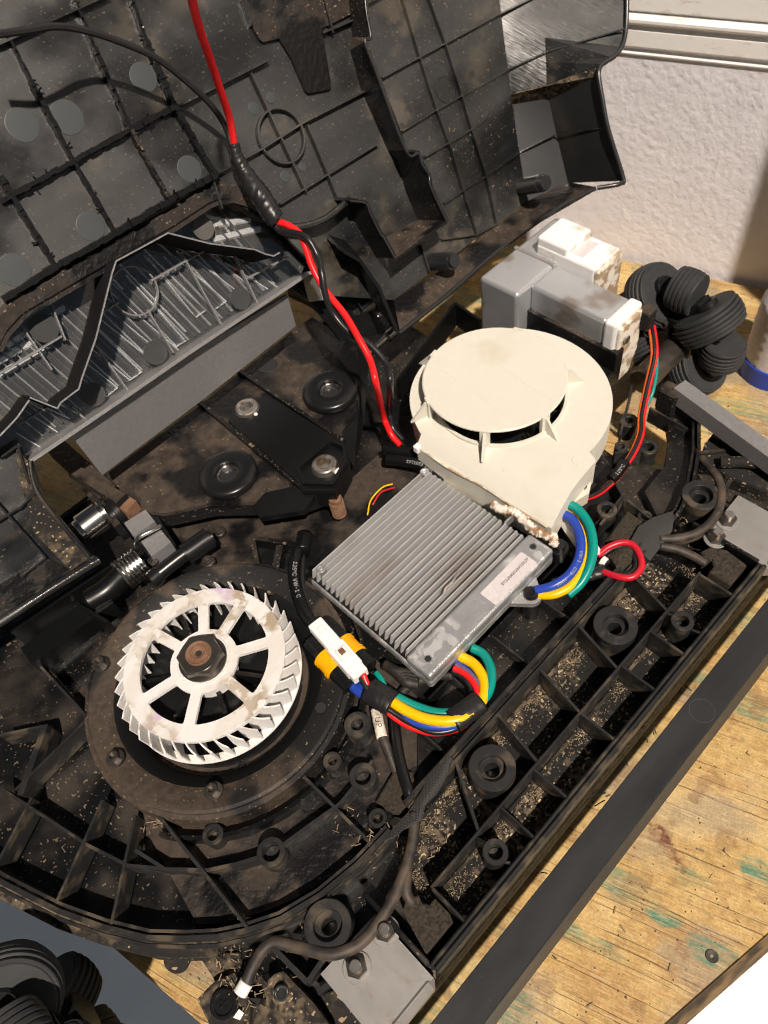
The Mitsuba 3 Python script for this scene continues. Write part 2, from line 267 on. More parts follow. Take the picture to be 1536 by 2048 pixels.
# ------------------------------------------------------------------ setting
bench = Polygon([(-0.0945, -0.0277), (.80, -0.2199), (.915, -0.2199), (.50, 1.22), (-.36, 1.18), (-.163, .289)])
wb = thing('workbench', 'stained wooden workbench top with green paint marks under the opened machine', 'workbench')
part(wb, 'top', cat(prism(bench.buffer(-.002), ZB-.026, ZB), prism(bench, ZB-.026, ZB-.002)), 'm_wood', 20)
sx, sy, _ = (0.1439,-0.0667,-0.03)
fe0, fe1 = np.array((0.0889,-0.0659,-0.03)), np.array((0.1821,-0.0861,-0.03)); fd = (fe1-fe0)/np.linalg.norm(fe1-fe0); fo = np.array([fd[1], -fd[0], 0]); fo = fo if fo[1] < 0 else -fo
part(wb, 'front_edge', hull([fe0+fd*t+fo*o+np.array([0, 0, z]) for t in (-.45, .62) for o, z in ((.0005, -.0005), (.004, -.0025), (.0085, -.010), (.0085, -.024), (.0005, -.024))]), 'm_edge', 30, label='dark brown front edge of the bench')
part(wb, 'screw', mv(lathe([(0, -.0015), (.0012, -.0008), (.0014, .0004), (.0042, .0006), (.0040, -.001)], 20), sx, sy, ZB+.0006), 'm_dark_steel')
def box_on_wall(s0, s1, n0, n1, z0, z1, b=.002):
    m = bx(s0, s1, n0, n1, z0, z1, b); WD = np.array([.2851, -.9585, 0]); M = np.eye(4); M[:3, 0] = WD; M[:3, 1] = (-.9585, -.2851, 0); M[:3, 2] = (0, 0, 1)
    M[:3, 3] = (.7321, .441, 0); m.apply_transform(M); 
    if np.linalg.det(M[:3, :3]) < 0: m.invert()
    return m
struct('wall', box_on_wall(-1.2, 1.6, -.06, 0, -.9, 1.6), 'm_plaster')
struct('floor', prism(Polygon([(-4, -4), (4, -4), (4, 4), (-4, 4)]), -.92, -.9), 'm_floor')
tr = thing('wall_moulding', 'white painted moulding running along the plaster wall, dusty in its groove', 'moulding')
zt = (0.73,0.448,0.2374)[2]; zl = (0.7298,0.4487,0.2047)[2]
part(tr, 'upper_board', box_on_wall(-1.1, 1.5, -.01, .0035, zt+.009, zt+.16, .002), 'm_trim')
part(tr, 'bead', box_on_wall(-1.1, 1.5, -.01, .0065, zt-.003, zt+.0075, .004), 'm_trim')
part(tr, 'lower_board', cat(box_on_wall(-1.1, 1.5, -.01, .0035, zl+.008, zt-.0045, .003), box_on_wall(-1.1, 1.5, -.01, .0022, zl, zl+.0065, .003)), 'm_trim')
one('added_board', 'added white board standing in for a glaring sunlit area below the front edge of the bench', 'board', prism(Polygon([(-.4, -.9), (1.1, -.9), (1.1, -.15), (-.4, -.05)]), -.30, -.29), 'm_sheet')  # board added as a bright surface in place of overexposed sunlit ground

# ------------------------------------------------------------------ mower base (lower body)
base = thing('mower_base', 'dusty black plastic lower body of an opened robot mower with ribbed cells and round bay', 'mower body')
ZT, ZF = .058, .031
rim_left = [(-0.1764,0.3353,0.058), (-0.1672,0.307,0.058), (-0.1569,0.2822,0.058), (-0.1473,0.2595,0.058), (-0.1311,0.2294,0.058), (-0.1137,0.2023,0.058), (-0.097,0.1842,0.058), (-0.0814,0.1693,0.058), (-0.0656,0.1579,0.058), (-0.0449,0.1463,0.058), (-0.0173,0.1377,0.058), (0.0127,0.1332,0.058), (0.0428,0.1324,0.058)]
rim_left = [p[:2] for p in rim_left]
rim_right = [p[:2] for p in ((0.3626,0.1303,0.058), (0.3884,0.1321,0.058), (0.4207,0.1404,0.058), (0.4514,0.1547,0.058), (0.4821,0.1738,0.058))]
foot = Polygon([(-.075, .054), (.46, .054), (.46, .13), (.42, .20), (.425, .30), (.44, .56), (-.34, .56), (-.30, .33)]+[tuple(p) for p in rim_left[:8]]+[(-.075, .11)])
foot = foot.buffer(0)
part(base, 'floor', prism(foot, ZF-.004, ZF), 'm_black', 20)
part(base, 'bay_floor', prism(Point(.03, .312).buffer(.17, quad_segs=24).intersection(Polygon([(-.10, .10), (.062, .128), (.128, .19), (.128, .40), (-.06, .40)])), ZF, .040), 'm_brown', 20)
part(base, 'outer_rim', cat(bx(.004, .384, .0535, .0570, -.004, ZT, .001), bx(.004, .384, .0570, .0605, ZF, ZT-.002, .001)), 'm_rib')
part(base, 'lower_lip', bx(-.02, .40, .0500, .0534, .0285, .0330, .001), 'm_lip_lit')  # sunlit look of the lip comes from its base colour
part(base, 'front_skirt', bx(-.07, .45, .0537, .058, -.006, .0308, .001), 'm_satin')
part(base, 'long_rib', bx(.036, .347, .0876, .0896, ZF, ZT, .0007), 'm_rib')
for a in (.0365, .105, .14, .1935, .2425, .2795, .345): part(base, 'cross_rib', bx(a-.0011, a+.0011, .0604, .0880, ZF, ZT-.0006, .0007), 'm_rib')
for (y0, y1, zz) in ((.1300, .1324, ZT), (.1330, .1352, ZT-.003), (.1358, .1392, ZT+.0005)): part(base, 'rail', bx(.062, .352, y0, y1, ZF, zz, .0006), 'm_rib')
for (a, b) in ((.313, .302), (.2485, .2385), (.201, .1935), (.1535, .1455), (.1075, .083)): part(base, 'slanted_rib', bar((a, .131, ZF), (b, .0885, ZF), .0026, ZT-ZF-.001), 'm_rib')
def boss(x, y, r, ri, z1, z0=ZF, step=False):
    m = pipe(r, ri, z0, z1)
    if step: m = cat(m, pipe(ri+.0002, ri*.55, z0, z1-.006), cyl(ri*.6, z0, z0+.004))
    else: m = cat(m, cyl(ri*1.02, z0, z1-.010))
    return part(base, 'boss', mv(m, x, y), 'm_rib')
for x, y in ((.266, .110), (.121, .109), (.0, .0)):
    if x: boss(x, y, .0165, .0095, ZT+.001, step=True)
bLx, bLy, _ = (-0.0256,0.1214,0.058); boss(bLx, bLy, .0155, .0095, ZT+.001, step=True)
bRx, bRy, _ = (0.4107,0.1276,0.058); boss(bRx, bRy, .0155, .0095, ZT+.001, step=True)
for x, y in ((.302, .0755), (.081, .0725)):
    boss(x, y, .0085, .0048, ZT-.001)
    part(base, 'boss_rib', cat(bar((x, y+.008, ZF), (x-.002, .088, ZF), .0025, .025), bar((x, y-.008, ZF), (x+.002, .061, ZF), .0025, .022)), 'm_black')
for x0_, x1_, y_ in ((.040, .104, .0862), (.108, .138, .0862), (.144, .191, .0862), (.197, .240, .0862), (.246, .277, .0862), (.283, .342, .0862), (.05, .106, .1282), (.112, .152, .1282), (.158, .200, .1282), (.206, .247, .1282), (.253, .312, .1282)): part(base, 'cell_dust', bar((x0_, y_, ZF), (x1_, y_, ZF), .004, .0022, (0, 0, 1), 0, .2), 'm_heavy')
part(base, 'cell_floor', bx(.0375, .3455, .0615, .1295, ZF-.001, ZF+.0003, .0001), 'm_cellfloor')
hole = lathe([(0, 0), (.0022, 0), (.0022, .0004), (0, .0004)], 16)
for p in ((0.2173,0.0767,0.031), (0.1713,0.0767,0.031), (0.0597,0.0747,0.031), (0.1006,0.0836,0.031), (0.059,0.0992,0.031), (0.3334,0.0796,0.031), (0.1834,0.1142,0.031)): part(base, 'drain_hole', mv(hole, p[0], p[1], ZF+.0003), 'm_ink')
# compartment beside the control box
for x in (.109, .156, .2025, .2535, .30): part(base, 'compartment_rib', bx(x-.0011, x+.0011, .139, .180, ZF, .046, .0006), 'm_rib')
part(base, 'compartment_step', cat(bx(.13, .35, .1785, .1805, ZF, .048, .0006)), 'm_black')
# foam bays and end walls
for x in (.0035, .3835): part(base, 'end_wall', bx(x-.0018, x+.0018, .0605, .118, ZF, ZT, .0008), 'm_black')
for (pts, nm) in ((((.0065, .066), (.0315, .066), (.0335, .070), (.0335, .083), (.028, .083), (.0255, .087), (.0275, .092), (.020, .096), (.0135, .093), (.0105, .082)), 0),
                  (((.354, .066), (.378, .066), (.3805, .085), (.374, .096), (.366, .099), (.3625, .093), (.365, .088), (.360, .084), (.354, .084)), 1)):
    part(base, 'foam_pad', cham(Polygon(pts), ZF+.002, ZT-.005, .001), 'm_foam', label='grey foam pad fitted in the %s end bay' % ('left', 'right')[nm])
# round bay walls
part(base, 'curved_rim', cat(wall(rim_left, .0032, -.01, ZT), wall([(x, y) for x, y in LineString(rim_left).parallel_offset(.0042, 'left').coords], .002, ZF, ZT-.002), wall([(x, y) for x, y in LineString(rim_left).parallel_offset(.0042, 'right').coords], .002, -.004, ZT-.004)), 'm_rib')
part(base, 'rim_groove', cat(wall([(x, y) for x, y in LineString(rim_left).parallel_offset(.0025, 'left').coords], .0016, ZF, ZT-.0035), wall([(x, y) for x, y in LineString(rim_left).parallel_offset(.0026, 'right').coords], .0018, 0, ZT-.005)), 'm_heavy')
part(base, 'rail_groove', cat(bx(.064, .350, .1322, .1332, ZF, ZT-.0045, .0002), bx(.064, .350, .1350, .1360, ZF, ZT-.0045, .0002)), 'm_heavy')
part(base, 'rim_crust', wall([tuple(p) for p in np.asarray(LineString(rim_left[:8]).parallel_offset(.0072, 'right').coords)], .005, ZF-.006, ZT-.009), 'm_heavy')
part(base, 'curved_rim', cat(wall(rim_right, .003, ZF-.02, ZT), wall([(x, y) for x, y in LineString(rim_right).parallel_offset(.0045, 'left').coords], .002, ZF, ZT-.002)), 'm_black')
mid_arc = [p[:2] for p in ((-0.0888,0.2538,0.056), (-0.081,0.2279,0.056), (-0.0607,0.2056,0.056), (-0.0437,0.1936,0.056), (-0.031,0.1862,0.056), (-0.0161,0.1801,0.056), (0.0065,0.1759,0.056), (0.0314,0.1707,0.056), (0.0553,0.1726,0.056), (0.0681,0.1753,0.056))]
holes = unary_union([Point(p[:2]).buffer(.0075) for p in ((-0.0442,0.2224,0.054), (-0.0229,0.1824,0.057), (0.0552,0.1722,0.057), (0.0477,0.196,0.058))])
part(base, 'curved_rib', prism(LineString(mid_arc).buffer(.0012, cap_style=2).difference(holes), .036, .056), 'm_rib')
inner_arc = [(.0297+.116*math.cos(t), .310+.116*math.sin(t)) for t in np.radians(np.linspace(-150, -20, 24))]
part(base, 'curved_rib', prism(LineString(inner_arc).buffer(.0015, cap_style=2).difference(holes), .036, .052), 'm_black')
def rib2(p, q, h=.02, w=.0026, mat='m_rib', nm='radial_rib'): return part(base, nm, bar((p[0], p[1], p[2]-h), (q[0], q[1], q[2]-h), w, h), mat)
rib2((-0.0634,0.2626,0.058), (-0.0631,0.1569,0.058)); rib2((0.0261,0.213,0.056), (0.028,0.1348,0.056)); rib2((-0.0621,0.3625,0.056), (-0.129,0.3568,0.056)); rib2((-0.1365,0.368,0.055), (-0.1111,0.2825,0.055)); rib2((-0.1111,0.2825,0.055), (-0.0982,0.25,0.055))
rib2((-0.1229,0.3423,0.056), (-0.1661,0.3189,0.056)); rib2((-0.0863,0.3005,0.056), (-0.1464,0.2663,0.056)); rib2((-0.0754,0.2735,0.056), (-0.1268,0.2266,0.056)); rib2((-0.0871,0.3841,0.056), (-0.1282,0.3506,0.056), .022, .006)
rib2((-0.0598,0.3626,0.062), (-0.0642,0.4428,0.062)); rib2((-0.0627,0.4411,0.062), (-0.0013,0.4406,0.062)); rib2((-0.0132,0.4543,0.062), (-0.0031,0.4179,0.062)); rib2((-0.1167,0.4053,0.055), (-0.0859,0.3832,0.055))
rib2((-0.0994,0.2513,0.055), (-0.0684,0.2131,0.055))
for p, r, ri, z1 in (((-0.0442,0.2224,0.054), .0075, .0042, .054), ((-0.0229,0.1824,0.057), .0098, .0062, .057), ((0.0552,0.1722,0.057), .0098, .0058, .057), ((0.078,0.2004,0.062), .0098, .0045, .062), ((0.0477,0.196,0.058), .0068, .0032, .058), ((0.043,0.1456,0.053), .0066, .0036, .053),
                    ((0.3543,0.1797,0.052), .0085, .0048, .052), ((0.3708,0.1529,0.048), .0062, .0033, .048), ((0.4502,0.2237,0.05), .0085, .004, .05), ((0.4204,0.2111,0.05), .006, .003, .05), ((0.4345,0.1926,0.05), .0085, .005, .05)):
    boss(p[0], p[1], r, ri, z1)
# right bay ribs
for p, q in (((0.3741,0.1728,0.05), (0.3679,0.1322,0.05)), ((0.3385,0.1752,0.05), (0.3794,0.179,0.05)), ((0.3862,0.1964,0.05), (0.3759,0.179,0.05)), ((0.4816,0.1725,0.058), (0.4856,0.2171,0.058)), ((0.4729,0.1663,0.05), (0.4746,0.2178,0.05)), ((0.4106,0.2111,0.05), (0.4293,0.1926,0.05)), ((0.4888,0.2465,0.05), (0.4303,0.2195,0.05))): rib2(p, q, .018)
bay = [p[:2] for p in ((0.395,0.1689,0.046), (0.4288,0.1712,0.046), (0.4607,0.187,0.046), (0.4943,0.2141,0.046), (0.4908,0.1831,0.046), (0.4441,0.1523,0.046), (0.4044,0.1408,0.046), (0.3765,0.1419,0.046))]
part(base, 'bay_floor', prism(Polygon(bay), ZF, .044), 'm_black')
# end brackets with bright plates, bolts and dirty arms
for (p, bolts, lab) in (([(.0005, .054), (.0005, .105), (-.0475, .106), (-.0475, .054)], ((-0.0023,0.0931,0.054), (-0.0288,0.0916,0.054)), 'left'), ([(.3865, .054), (.3865, .105), (.4345, .106), (.4345, .054)], ((0.4051,0.0992,0.054), (0.3845,0.097,0.054)), 'right')):
    k = part(base, 'end_plate', cat(prism(Polygon(p), .046, .0515), bx(min(a for a, _ in p)+.0003, max(a for a, _ in p)-.0003, .0500, .0585, .034, .0530, .004)), 'm_zinc', 25, label='bare grey metal plate bolted at the %s end' % lab)
    for b in bolts:
        w_ = part(k, 'washer', mv(cyl(.0094, .0516, .0530, 30), b[0], b[1]), 'm_zinc'); part(w_, 'nut', mv(cat(put(trimesh.creation.cylinder(.0068, .0048, sections=6), (0, 0, .0555)), cyl(.0055, .0575, .0586)), b[0], b[1]), 'm_dark_steel'); part(w_, 'stud', mv(cyl(.0038, .055, .0628, 20), b[0], b[1]), 'm_bolt')
def lump(poly, z0, z1, nm, mat='m_heavy', **k): return part(base, nm, cham(Polygon(poly), z0, z1, .0012), mat, **k)
part(base, 'arm_plate', prism(Polygon([p[:2] for p in ((-0.099,0.1775,0.03), (-0.0794,0.1636,0.03), (-0.0605,0.1462,0.03), (-0.0274,0.105,0.03), (-0.0394,0.0517,0.03), (-0.1202,0.1278,0.03), (-0.1159,0.1583,0.03), (-0.1013,0.1577,0.03))]), .020, .030), 'm_heavy', 20)
lump([p[:2] for p in ((-0.1122,0.1539,0.045), (-0.0986,0.1535,0.045), (-0.0869,0.1483,0.045), (-0.0901,0.136,0.045), (-0.0907,0.1271,0.045), (-0.1036,0.1162,0.045), (-0.1163,0.1255,0.045))], .030, .045, 'arm')
lump([p[:2] for p in ((-0.0991,0.1768,0.036), (-0.0784,0.1567,0.036), (-0.0858,0.1421,0.036), (-0.1053,0.1521,0.036), (-0.1002,0.156,0.036))], .01, .036, 'arm')
lump([p[:2] for p in ((-0.0735,0.1282,0.05), (-0.0685,0.1277,0.05), (-0.0633,0.1247,0.05), (-0.0611,0.0966,0.05), (-0.0621,0.0795,0.05), (-0.0819,0.0942,0.05), (-0.0772,0.1243,0.05))], .02, .050, 'arm')
lump([p[:2] for p in ((-0.0558,0.099,0.046), (-0.0442,0.0928,0.046), (-0.0463,0.0637,0.046), (-0.0597,0.0719,0.046))], .02, .046, 'arm')
for p, q in (((-0.0599,0.1418,0.05), (-0.0565,0.1088,0.05)), ((-0.0565,0.1088,0.05), (-0.0416,0.111,0.05)), ((-0.0556,0.1004,0.05), (-0.0362,0.0957,0.05)), ((-0.0378,0.1103,0.05), (-0.0384,0.0754,0.05)), ((-0.0958,0.136,0.045), (-0.085,0.1239,0.045)), ((-0.0354,0.1106,0.05), (-0.0436,0.1111,0.05))): rib2(p, q, .02, .0042, nm='arm_rib')
sc = (-0.1018,0.139,0.047); part(base, 'arm_screw', mv(cat(cyl(.0085, .045, .0475), pipe(.0085, .0062, .0475, .0490), bx(-.0035, .0035, -.0008, .0008, .0475, .0485), bx(-.0008, .0008, -.0035, .0035, .0475, .0485)), sc[0], sc[1]), 'm_gloss')
pn = (-0.0715,0.116,0.052); part(base, 'arm_pin', mv(cat(pipe(.0046, .003, .05, .0545), cyl(.003, .05, .0535)), pn[0], pn[1]), 'm_steel')
pg = (-0.1148,0.1891,0.02); part(base, 'round_peg', put(cyl(.0090, -.03, .0), (pg[0], pg[1], pg[2]), (-.35, -.45, .8)), 'm_heavy')
lump([p[:2] for p in ((0.4728,0.1591,0.045), (0.4854,0.1594,0.045), (0.4869,0.1054,0.045), (0.4852,0.0774,0.045), (0.4616,0.0648,0.045), (0.4572,0.0905,0.045), (0.4518,0.1223,0.045), (0.4567,0.1516,0.045))], .02, .045, 'arm')
for p, q in (((0.481,0.1579,0.05), (0.4814,0.1015,0.05)), ((0.4578,0.1554,0.048), (0.4734,0.1406,0.048)), ((0.421,0.1163,0.05), (0.4205,0.0697,0.05)), ((0.4471,0.1202,0.048), (0.4225,0.1167,0.048)), ((0.4456,0.101,0.048), (0.4233,0.098,0.048)), ((0.4159,0.1023,0.05), (0.4152,0.0647,0.05))): rib2(p, q, .02, .004, nm='arm_rib')
part(base, 'arm_tube', tube([(0.4569,0.136,0.05), (0.4706,0.1166,0.052), (0.4786,0.0938,0.052)], .0052), 'm_heavy')
# motor ring plate under the fan wheel
AX, AY = .0297, .310
ring = part(base, 'motor_ring', mv(lathe([(.0830, .036), (.0830, .0578), (.088, .0605), (.096, .0632), (.1005, .0636), (.1025, .0622), (.1025, .0585), (.106, .0580), (.107, .054), (.107, .034)], 90), AX, AY), 'm_ring', 25)
for p in ((-0.0616,0.315,0.066), (-0.0252,0.241,0.066), (-0.0272,0.3886,0.066)):
    part(ring, 'bolt', mv(cat(cyl(.0068, .060, .0648, 24), pipe(.0045, .0024, .0645, .0700, 6), cyl(.0026, .0645, .067, 16)), p[0], p[1]), 'm_dark_steel')
hp = (0.0682,0.2291,0.0625); part(ring, 'hole', mv(cyl(.0042, .0625, .06355, 20, .0001), hp[0], hp[1]), 'm_ink')

# ------------------------------------------------------------------ fan wheel
fan = thing('fan_wheel', 'white plastic fan wheel with curved blades and seven dark windows on a hex nut', 'fan')
sp = np.radians([53.6, 18.3, -30.4, -84.9, -140.2, -191., -255.8])
disc = Point(0, 0).buffer(.0615, quad_segs=48); 
for i in range(7):
    a1, a0 = sp[i], sp[(i+1) % 7]+(-2*math.pi if i == 6 else 0); pts = []
    for r, g in ((.0258, .0040), (.0490, .0042)):
        ts = np.linspace(a0+g/r, a1-g/r, 12); pts += [(r*math.cos(t), r*math.sin(t)) for t in (ts if r < .03 else ts[::-1])]
    disc = disc.difference(Polygon(pts).buffer(-.0015).buffer(.0015))
disc = disc.difference(Point(0, 0).buffer(.0085))
def at_fan(m): return mv(m, AX, AY)
part(fan, 'disc', at_fan(cat(prism(disc, .0882, .0914), prism(disc.buffer(-.0004), .0878, .0918))), 'm_impeller', 20)
part(fan, 'hub', at_fan(pipe(.0205, .0085, .070, .0925)), 'm_impeller')
part(fan, 'bottom_ring', at_fan(lathe([(.0628, .0640), (.0680, .0640), (.0688, .0650), (.0688, .0664), (.0682, .0670), (.0628, .0670), (.0628, .0640)], 90)), 'm_impeller')
def blade():
    pl, pt = [], []
    for s in np.linspace(0, 1, 8):
        r = .0515+.0180*s; th = math.radians(-2+11*s**1.7); pl.append((r*math.cos(th), r*math.sin(th)))
    b = LineString(pl).buffer(.0006, cap_style=1, quad_segs=2); m = prism(b, .0665, .0905)
    v = m.vertices; z = (v[:, 2]-.0665)/.024; r = np.hypot(v[:, 0], v[:, 1]); k = np.where(v[:, 2] > .08, 1-np.clip((r-.062)/.008, 0, 1)*.0, 1-.025*np.clip((r-.060)/.009, 0, 1)); v[:, :2] *= k[:, None]
    v[:, 2] -= np.where(v[:, 2] > .08, .0030*np.clip((r-.0615)/.008, 0, 1), 0); m.vertices = v; return m
bl = blade()
for i in range(38):
    m = bl.copy(); m.apply_transform(trimesh.transformations.rotation_matrix(2*math.pi*i/38, (0, 0, 1))); part(fan, 'blade', at_fan(m), 'm_impeller', 35)
nut = part(fan, 'hex_nut', at_fan(put(cat(lathe([(0, .0), (.0180, .0), (.0182, .0022), (.0, .0022)], 40), hull([(.0176*math.cos(t), .0176*math.sin(t), z) for t in np.arange(6)*math.pi/3 for z in (.002, .0092)]+[(.0146*math.cos(t), .0146*math.sin(t), .0112) for t in np.arange(36)*math.pi/18])), (0, 0, .0925), (0, 0, 1), (1, .35, 0))), 'm_dark_steel', 25)
part(nut, 'shaft', at_fan(lathe([(.0020, .090), (.0022, .1035), (.0055, .1058), (.0062, .1054), (.0064, .1046), (.0078, .1046), (.0092, .1056), (.0098, .1050), (.0100, .098)], 36)), 'm_rust', 30, label='rusty threaded shaft end with a centre hole')
part(nut, 'shaft_hole', at_fan(cyl(.0021, .090, .1036, 16)), 'm_ink')
for i in range(7):
    t = sp[i]-.45; c, s = math.cos(t), math.sin(t)
    part(fan, 'lower_spoke', at_fan(cat(bar((.018*c, .018*s, .058), (.057*c, .057*s, .058), .0042, .018), bar((.03*math.cos(t+.3), .03*math.sin(t+.3), .050), (.055*math.cos(t+.22), .055*math.sin(t+.22), .050), .009, .008))), 'm_brown' if i % 2 else 'm_black')

part(ring, 'dish', mv(lathe([(0, .036), (.068, .036), (.070, .046), (.0744, .0520), (.0828, .0574), (.0828, .034)], 80), AX, AY), 'm_gloss', 25)  # gloss black also carries the shade under the fan wheel
part(ring, 'shade_drum', mv(cyl(.0640, .036, .0605, 60), AX, AY), 'm_gloss')  # black cylinder added to stand for the shade beneath the fan
# ------------------------------------------------------------------ control box
cb = thing('control_box', 'cast aluminium control box with long cooling fins and a small serial label', 'controller')
X0, X1, Y0, Y1 = .1355, .2815, .1800, .3165
part(cb, 'housing', cat(rbx(X0, X1, Y0, Y1, .0555, .0654, .0028)), 'm_alu', 30)
part(cb, 'fin_shade', bx(X0+.002, X1-.002, .2062, Y1-.001, .0640, .0658, .0003), 'm_satin')  # near-black sheet puts the shade between the fins into colour
part(cb, 'base_plate', rbx(X0+.003, X1-.003, Y0+.004, Y1-.002, .0465, .057, .0015), 'm_dark_steel', 30)
part(cb, 'label_band', rbx(X0+.0003, X1-.0003, Y0+.0003, .2055, .064, .0755, .0028), 'm_alu', 30)
nf = 20
for i in range(nf):
    y = .2085+(.3150-.2085)*i/(nf-1); e = .0006*math.sin(i*2.3)
    m = hull([(x, y+dy, z) for z, w, l in ((.0650, .00075, 0), (.0752, .00058, .0024), (.0757, .0004, .0029)) for dy in (-w, w) for x in (X0+.0028+l+e, X1-.0028-l)])
    part(cb, 'cooling_fin', m, 'm_fin', 25)
for p in ((0.2726,0.3133,0.0765), (0.146,0.3103,0.0765)): part(cb, 'screw_boss', mv(cat(pipe(.0040, .0019, .068, .0767), cyl(.002, .068, .0735)), p[0], p[1]), 'm_alu')
for p in ((0.2726,0.1946,0.0755), (0.1464,0.1918,0.0755)): part(cb, 'screw_hole', mv(cat(pipe(.0031, .0024, .0745, .07575), cyl(.0026, .0745, .07562)), p[0], p[1]), 'm_ink')
p = (0.2812,0.2304,0.077); part(cb, 'fin_hook', mv(cat(bx(-.006, .005, -.0055, -.0035, .068, .0775), bx(.003, .0055, -.0055, .004, .068, .0775)), p[0], p[1]), 'm_alu')
tx, ty, _ = (0.2442,0.1734,0.06)
lug = part(cb, 'mounting_lug', cat(prism(unary_union([Point(tx, ty).buffer(.0085), Polygon([(tx-.018, Y0+.002), (tx-.006, ty-.006), (tx+.006, ty-.006), (tx+.016, Y0+.002)])]).buffer(-.001).buffer(.001), .0555, .0610)), 'm_alu', 25)
part(lug, 'lug_screw', mv(cat(lathe([(0, .061), (.0058, .061), (.0062, .0622), (.0055, .0645), (.003, .0648), (.0022, .0638), (0, .0636)], 30), bx(-.0032, .0032, -.0005, .0005, .0646, .0652), bx(-.0005, .0005, -.0032, .0032, .0646, .0652)), tx, ty), 'm_gloss')
part(base, 'standoff', mv(cyl(.0072, ZF, .0555), tx, ty), 'm_satin')
sx2, sy2, _ = (0.293,0.1836,0.066); part(cb, 'side_lug', mv(cat(cyl(.008, .048, .062), cyl(.0052, .062, .067)), sx2, sy2), 'm_gloss')
LBL = [(0.2137,0.1973,0.0758), (0.2118,0.1817,0.0758), (0.2625,0.1832,0.0758), (0.2629,0.1999,0.0758)]
lx0, lx1 = (LBL[0][0]+LBL[1][0])/2, (LBL[2][0]+LBL[3][0])/2; ly0, ly1 = (LBL[1][1]+LBL[2][1])/2, (LBL[0][1]+LBL[3][1])/2
lab = part(cb, 'label', mv(prism(Polygon([(lx0, ly0), (lx1, ly0), (lx1, ly1), (lx0, ly1)]).buffer(-.0015).buffer(.0015), .07555, .07585), 0, 0), 'm_sticker', label='pale sticker printed DTZJAA0626A10129')
tm = text('DTZJAA0626A10129', .0027, .0001, True); s = (lx1-lx0)*.63/(tm.bounds[1][0]-tm.bounds[0][0]); tm.apply_scale([s, s*1.05, 1])
part(lab, 'lettering', mv(tm, lx0+(lx1-lx0)*.335, ly0+(ly1-ly0)*.44, .07586), 'm_ink')
r = np.random.default_rng(3); nodes = spline([(0.2832,0.2454,0.077), (0.2822,0.2365,0.079), (0.2871,0.2274,0.079), (0.2878,0.2176,0.078), (0.2847,0.2048,0.077), (0.286,0.1958,0.077), (0.2889,0.1881,0.076), (0.2857,0.1839,0.073)], 10)
gl = sweep(nodes, .0034*(.75+.6*r.random(len(nodes))), 14, .16, 4); part(cb, 'sealant', cat(gl, [put(trimesh.creation.icosphere(2, .0030), nodes[i]+r.normal(0, .0012, 3)) for i in range(30, len(nodes), 8)]), 'm_glue', True, label='smeared white and brown sealant on the rear corner')
r = np.random.default_rng(5)
def chips(poly, n, z, l=(.0004, .0018), w=(.00015, .0005), seed=1):
    r = np.random.default_rng(seed); x0, y0, x1, y1 = poly.bounds; out = []
    while len(out) < n:
        x, y = r.uniform(x0, x1), r.uniform(y0, y1)
        if poly.contains(Point(x, y)):
            m = trimesh.creation.box((r.uniform(*l), r.uniform(*w), r.uniform(.0003, .0006)))
            m.apply_transform(trimesh.transformations.euler_matrix(r.normal(0, .5), r.normal(0, .35), r.uniform(0, 6.28))); m.apply_translation((x, y, z+abs(r.normal(0, .0006)))); out.append(m)
    return out
q0 = (0.2016,0.2205,0.077)
part(cb, 'gouged_fin', cat(sweep(spline([(q0[0]-.008, q0[1]-.002, .0755), (q0[0]-.003, q0[1]+.0005, .0775), (q0[0]+.004, q0[1], .0778), (q0[0]+.011, q0[1]+.003, .0758)], 6), .0014, 8, .6, 3), sweep(spline([(q0[0]+.006, q0[1]+.001, .077), (q0[0]+.012, q0[1]+.001, .080), (q0[0]+.015, q0[1]+.004, .081)], 5), .0004, 6)), 'm_zinc', True)

# ------------------------------------------------------------------ blower
blo = thing('blower', 'cream plastic blower housing with a round cap on short struts', 'blower')
CX, CY = .365, .306; ccx0, ccy0 = .366, .313
th = np.radians(np.arange(-120, 240, 4)); sp_r = []
for t in th:
    d = math.degrees(t); w = .5-.5*math.cos(math.radians(np.clip(d-20, 0, 160)*180/160)); sp_r.append((CX+(.0915-.0135*w)*math.cos(t), CY-.006*(1-w)+(.0915-.0135*w)*math.sin(t)))
front = [(0.2825,0.3308,0.088)[:2], (0.2839,0.2929,0.086)[:2], (0.2887,0.2592,0.084)[:2], (0.2899,0.2271,0.082)[:2], (0.2927,0.1922,0.08)[:2], (0.3223,0.1966,0.082)[:2], (0.3577,0.1989,0.09)[:2]]
outl = unary_union([Polygon(sp_r).buffer(0), Polygon(front+[(.40, .30), (.33, .34)]).buffer(0)]).buffer(.001).buffer(-.001)
hole_ = Point(CX, CY).buffer(.0565, quad_segs=32)
def shell_z(x, y):
    a_, b_ = np.array((0.2825,0.3308,0.088)[:2]), np.array((0.2927,0.1922,0.08)[:2]); e = (b_-a_)/np.linalg.norm(b_-a_); nrm = np.array([-e[1], e[0]]); nrm = nrm if nrm @ (np.array([CX, CY])-a_) > 0 else -nrm
    d = (x-a_[0])*nrm[0]+(y-a_[1])*nrm[1]; u = np.clip((x-a_[0])*e[0]+(y-a_[1])*e[1], 0, .17)/.155
    k = np.clip(d/(.022+.030*u), 0, 1); zf = .088-.008*u
    return zf+(.0990-zf)*(1-(1-k)**2.0)
m = prism(outl.difference(hole_), .0, .004); v, f = trimesh.remesh.subdivide_to_size(m.vertices, m.faces, .0045, max_iter=30); m = trimesh.Trimesh(v, f)
